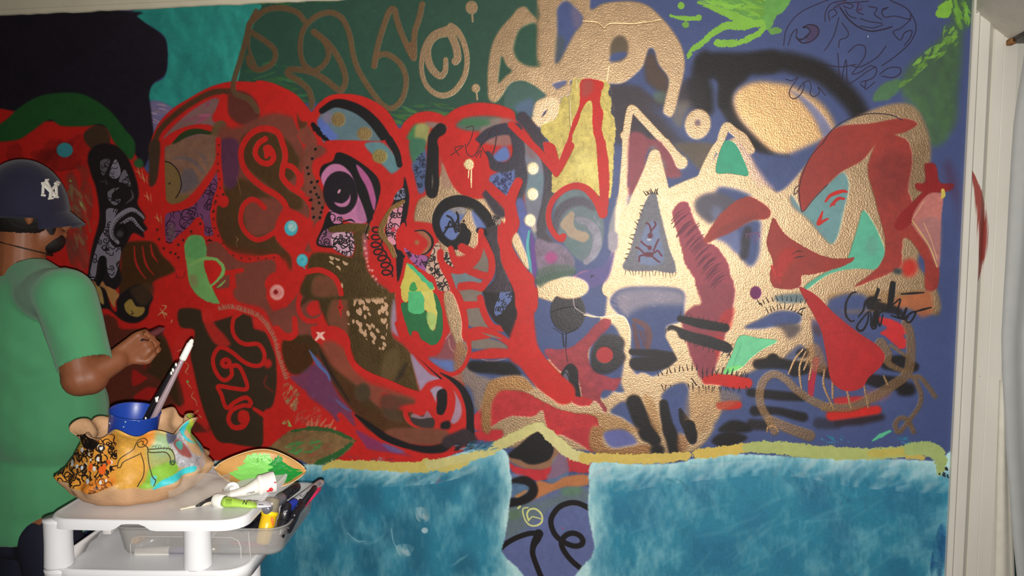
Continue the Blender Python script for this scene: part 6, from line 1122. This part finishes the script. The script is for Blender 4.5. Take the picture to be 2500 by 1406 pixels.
tube(bm,[A0+lax*LL*s+sh*(-half(s))+nn*.0005 for s in np.linspace(.02,.98,30)],.0014,6); tube(bm,[A0+lax*LL*s+sh*(half(s)-.004*math.sin(s*9))+nn*.0005 for s in np.linspace(.02,.98,30)],.0014,6)
tube(bm,[A0-nn*.006-lax*.001,A0+nn*.002,A0+lax*.01+sh*.012],.002,6); obj('rim',bm,mat('pale_rind',(222,190,140),.5),pal)
def smear(name,m,s0,s1,q0,q1,seed,th=.0016):
    rn=np.random.default_rng(seed); bm=bmesh.new(); nu_,nv_=34,14; rows=[]; ja=np.cumsum(rn.normal(size=nv_+1))*.004; jb=rn.normal(size=nv_+1)*.014; jq=rn.normal(size=nu_+1)*.05
    for i in range(nu_+1):
        t=i/nu_; r_=[]
        for k in range(nv_+1):
            v=k/nv_; s=s0+ja[k]+(s1+jb[k]-s0-ja[k])*t; taper=math.sin(math.pi*min(1,max(0,.08+.84*t)))**.6; q=(q0+q1)/2+(v-.5)*(q1-q0)*taper+jq[i]*(abs(v-.5)*2)**2; q=max(-.93,min(.93,q)); hw=half(s); dep=(1-q*q)*hw*.42
            e_=min(i,nu_-i,k*2,(nv_-k)*2)/6; z=th*min(1,e_)*(.6+.4*math.sin(k*2.1+math.sin(i*.3)*1.5)) ; r_.append(bm.verts.new(A0+lax*LL*s+sh*q*hw-nn*(dep-z-.0002)))
        rows.append(r_)
    for A_,B_ in zip(rows,rows[1:]):
        for k in range(nv_): bm.faces.new((A_[k],A_[k+1],B_[k+1],B_[k]))
    obj(name,bm,m,pal)
smear('light_green_paint',mat('light_green_paint',(128,206,96),.4,var=.1,nscale=40,bump=.3,bscale=150),.16,.72,-.55,.93,2)
smear('dark_green_paint',mat('dark_green_paint',(28,138,52),.35,var=.12,nscale=60,bump=.3,bscale=150),.55,.97,-.7,.95,5,.0024)
smear('mint_paint',mat('mint_paint',(88,188,140),.45,var=.12,nscale=60),.40,.56,-.93,-.45,9)
# ---------------------------------------------------------------- tubes, bag and loose caps on the cart top
M_TUBE=mat('white_paint_tube',(226,222,212),.4,var=.03,nscale=30,bump=.15,bscale=120); M_LIME=mat('lime_paint_tube',(166,204,82),.4,var=.05,nscale=40,bump=.2,bscale=160)
M_INK=mat('black_ink',(24,24,28),.5); M_REDP=mat('red_paint',(206,36,50),.4)
ZT=zt_-.002
def onT(x,y,h=0): return V(PZ(x,y,ZT+h))
tb=empty('paint_tube',onT(585,1200),'squeezed white paint tube with its wide cap pointing up right','paint tube')
pth=[onT(515,1215,.006),onT(545,1208,.009),onT(575,1204,.011),onT(600,1198,.014)]; w_t=uwz(pth[3])[1]; pth+=[Q(620,1190,w_t+.012),Q(634,1184,w_t+.016)]
bm=bmesh.new(); tube(bm,pth,[(.019,.0025),(.018,.006),(.017,.009),(.0145,.0115),(.0155,.0155),(.0185,.0185)],20,True,(0,1,0)); obj('body',bm,M_TUBE,tb)
d=(Q(672,1176,w_t+.035)-pth[-1]).normalized(); bm=bmesh.new(); lathe(bm,pth[-1]-d*.006,d,[(0,.018),(.004,.0235),(.008,.0243),(.010,.0232),(.038,.0262),(.0395,.0262),(.0392,.0235),(.012,.020),(.012,0)],36,False); obj('cap',bm,mat('white_cap',(232,228,222),.35),tb)
ctr=pth[-1]+d*.02; fd_=-Vector(tuple(FWD)); sdn=(fd_-d*fd_.dot(d)).normalized(); bm=bmesh.new(); ellipsoid(bm,ctr+sdn*.024-Vector((0,0,.009)),(.006,.003,.005)); ellipsoid(bm,ctr+d*.01+sdn*.0245+Vector((0,0,.006)),(.003,.002,.002)); ellipsoid(bm,ctr-d*.006+sdn*.022-Vector((0,0,.012)),(.004,.002,.0025)); obj('red_speck',bm,M_REDP,tb)
for s,z_,x,y,hh in (("RAW",.010,554,1196,.0175),("UMBER",.006,612,1203,.016)):
    o_=onT(x,y,hh); bm=text_bm(s,z_,o_,pth[3]-pth[1],(0,.6,.8)); 
    obj('print',bm,M_INK,tb,smooth=False)
tb=empty('paint_tube',onT(560,1226),'white tipped lime green paint tube lying at the front edge of the cart','paint tube')
g=[onT(547,1224,.012),onT(556,1226,.011),onT(585,1229,.010),onT(612,1232,.008),onT(626,1232,.006)]
bm=bmesh.new(); tube(bm,g,[(.0135,.0115),(.016,.0115),(.0125,.008),(.0145,.007),(.0155,.005)],20,True,(0,1,0)); obj('body',bm,M_LIME,tb)
bm=bmesh.new(); tube(bm,[onT(625,1232,.006),onT(642,1231,.005),onT(662,1229,.005)],[(.0156,.005),(.0175,.004),(.0185,.0025)],16,True,(0,1,0)); obj('label_end',bm,mat('tube_label',(214,214,220),.4),tb)
bm=bmesh.new(); lathe(bm,onT(549,1224,.012),(onT(535,1222,.012)-g[0]),[(0,.0125),(.001,.0145),(.02,.0155),(.026,.0148),(.0285,.012),(.0285,0)],24,False); obj('cap',bm,mat('white_cap2',(226,224,216),.4),tb)
bm=bmesh.new(); 
for k in range(7): tube(bm,[onT(552+k*2.2,1217+k*.3,.0235-.0004*k),onT(551+k*2.2,1231,.0165)],.0005,5)
obj('rib',bm,mat('dark_lime',(120,160,60),.5),tb)
bm=text_bm('N',.014,onT(598,1227,.0185),(g[3]-g[1]),(0,.6,.8)); obj('print',bm,M_INK,tb,smooth=False)
for k,(x,y) in enumerate(((624,1222),(637,1232),(610,1221))):
    bm=bmesh.new(); a_=onT(x,y,.0125-.002*k*0); add_box(bm,a_,(.012,.002,.0008)); obj('print',bm,M_INK,tb)
# a round white lid standing behind the tubes
a_=onT(566,1194,.018); rg=empty('round_lid',onT(566,1200),'small round white lid with a raised ring behind the white tube','lid')
bm=bmesh.new(); nrm=(-Vector(tuple(FWD))*.75+Vector((0,0,.66))).normalized(); lathe(bm,a_,nrm,[(-.012,.017),(.0,.0178),(.003,.017),(.003,.0125),(.0015,.012),(.0015,.0085),(.003,.008),(.003,0)],32,False); obj('disc',bm,mat('white_cap3',(228,228,228),.35),rg)
# thin white stick and a black pen lying on the top
stick('pen','slim black marker with a white cap tail, half under the clear bag','pen',onT(478,1236,.004),onT(528,1214,.010),[('barrel',M_INK,[(0,.0015),(.2,.0045),(.8,.0065),(1,.0065)])])
stick('dropper','thin cream plastic spout lying at the front of the white tube','spout',onT(440,1243,.003),onT(522,1226,.004),[('spout',mat('cream_plastic',(222,212,190),.4),[(0,.002),(.5,.003),(1,.0042)])])
# clear bag, crumpled over the pens
bm=bmesh.new(); rn=np.random.default_rng(11); rows=[]
for i in range(26):
    s=i/25; r_=[]
    for k in range(18):
        t=k/17; x=425+135*s; y=1252-30*s-(86*t)*(.75+.25*math.sin(s*3)); base=onT(412+150*s,1252-26*s-46*t*.6)
        h=.009+.052*t**1.3*(1-.3*s)+.0025*math.sin(s*13+t*6)+.003*math.sin(t*10-s*6)
        r_.append(bm.verts.new(base+Vector((0,0,max(.004,h)))))
    rows.append(r_)
for A_,B_ in zip(rows,rows[1:]):
    for k in range(17): bm.faces.new((A_[k],A_[k+1],B_[k+1],B_[k]))
obj('clear_bag',bm,mat('clear_film',(216,206,192),.12,alpha=.3,coat=1,bump=.6,bscale=60),None,label='crumpled clear plastic bag lying between the clay pot and the tubes',cat='bag')
# ---------------------------------------------------------------- markers in the bin
M_SIL=mat('silver_barrel',(176,176,180),.3,.5,var=.03); M_BCAP=mat('blue_cap',(28,52,150),.35); M_BLKP=mat('black_marker',(26,26,32),.32); M_YEL=mat('yellow_marker',(222,180,28),.35,var=.06,nscale=30); M_GREYC=mat('smoky_cap',(150,140,120),.25,alpha=.75)
G='markers in the frosted bin'
a_,b_=Q(640,1330,1.697),Q(668,1214,1.735)
e=stick('marker','thick yellow paint marker with a smoky cap leaning over the bin rim','marker',a_,b_,[('barrel',M_YEL,[(0,.006),(.03,.0145),(.08,.0165),(.40,.018),(.62,.018)]),('collar',mat('bright_yellow',(236,206,30),.35),[(.62,.0195),(.70,.0192)]),('cap',M_GREYC,[(.70,.0182),(.95,.0165),(.99,.013),(1,.006)])],G)
bm=bmesh.new(); p_=a_+(b_-a_)*.52; ellipsoid(bm,p_+Vector(tuple(RGT))*.012-Vector(tuple(FWD))*.011,(.005,.003,.012)); obj('orange_stain',bm,mat('orange_stain',(224,110,40),.5),e)
def sharpie(x0,y0,w0_,x1,y1,w1_,label,bar,cap,text=None,tail=False,r=.0088,capf=.36,size=.012,t2=None,tcol=None):
    a,b=Q(x0,y0,w0_),Q(x1,y1,w1_); e=stick('marker',label,'marker',a,b,[('cap',cap,[(0,r*.75),(.02,r*.95),(capf*.9,r*1.1),(capf,r*1.1)]),('barrel',bar,[(capf,r*.98),(.93,r),(.96,r*.9),(1,r*.55)])],G)
    if text:
        d=(b-a); L_=d.length; d.normalize(); vw=(V(CAM)-(a+b)/2).normalized(); up=(vw-d*vw.dot(d)).normalized(); yv=up.cross(d)
        for s_,f_,z_ in [(text,capf+.22,size)]+([t2] if t2 else []):
            bm=text_bm(s_,z_,a+(b-a)*f_+up*(r*1.0+.0006),d,yv); 
            for v in bm.verts:
                q=v.co-(a+d*(v.co-a).dot(d)); yy=q.dot(yv); zz=math.sqrt(max((r*1.02)**2-yy*yy,1e-8)); v.co+=up*(zz-q.dot(up)+.0003)
            obj('print',bm,tcol or M_INK,e,smooth=False)
    return e
sharpie(692,1248,1.735,787,1176,1.925,'silver marker with a blue cap and black lettering lying to the bin corner',M_SIL,M_BCAP,'Sharpie',r=.0105,capf=.27,size=.0175,t2=('KING SIZE',.77,.0095))
sharpie(648,1246,1.70,728,1186,1.86,'grey and black marker lying between the yellow marker and the blue capped one',M_BLKP,mat('grey_silver',(120,120,128),.3,.4),'Sharpie',r=.0115,capf=.5,size=.012,t2=('MAGNUM',.40,.011))
M_WINK=mat('white_print',(220,220,224),.5)
sharpie(682,1312,1.69,702,1228,1.75,'black marker with small white print standing beside the yellow marker',M_BLKP,M_BLKP,'TL',r=.0115,capf=.45,size=.011,tcol=M_WINK)
sharpie(700,1296,1.71,736,1222,1.80,'black marker with a white band and print, nearest the right wall of the bin',M_BLKP,M_BLKP,'JUL',r=.011,capf=.45,size=.013,tcol=M_WINK)
sharpie(716,1262,1.72,770,1188,1.88,'black marker lying under the silver one, by the bin wall',M_BLKP,M_BLKP,r=.008)
sharpie(728,1244,1.76,779,1190,1.90,'pinkish red marker half hidden beneath the silver marker',mat('raspberry',(206,40,84),.4),mat('raspberry',(206,40,84),.4),r=.0085)
sharpie(588,1290,1.72,640,1250,1.84,'glossy black marker lying half under the cart top',M_BLKP,M_BLKP,r=.011)
sharpie(612,1300,1.72,668,1244,1.84,'black marker deep in the bin behind the yellow one',M_BLKP,M_BLKP,r=.0105)
sharpie(655,1334,1.70,712,1270,1.84,'black marker at the bottom of the bin near the right front corner',M_BLKP,M_BLKP,r=.0095)
sharpie(668,1332,1.70,690,1300,1.75,'short dark marker end standing low at the bin front corner',M_BLKP,M_BLKP,r=.0095)
sharpie(330,1346,1.692,462,1342,1.70,'white marker with a purple end lying along the bin front',mat('purple_end',(92,70,140),.4),M_TUBE,None,r=.0085,capf=.64)
sharpie(596,1340,1.695,503,1340,1.70,'dark teal marker with a metal end, right of the front post',mat('brass_silver',(160,150,130),.3,.8),mat('dark_teal_barrel',(44,66,76),.4),r=.0095,capf=.66)
sharpie(400,1320,1.72,470,1322,1.74,'black tube with a pale leaf mark seen through the bin front',M_BLKP,mat('grey_cap',(90,90,96),.4),r=.012,capf=.2)
sharpie(330,1338,1.72,388,1312,1.76,'clear and silver tube lying slanted in the left of the bin',M_SIL,mat('clear_cap',(190,190,190),.2,alpha=.6),r=.009,capf=.4)
sharpie(328,1318,1.71,352,1312,1.76,'orange tan marker end at the back left of the bin',mat('tan_orange',(206,150,70),.4),mat('tan_orange',(206,150,70),.4),r=.009)
sharpie(560,1330,1.74,655,1330,1.74,'crimson marker lying on the bin floor at the front right',mat('crimson',(160,40,80),.4),mat('crimson',(160,40,80),.4),r=.007)
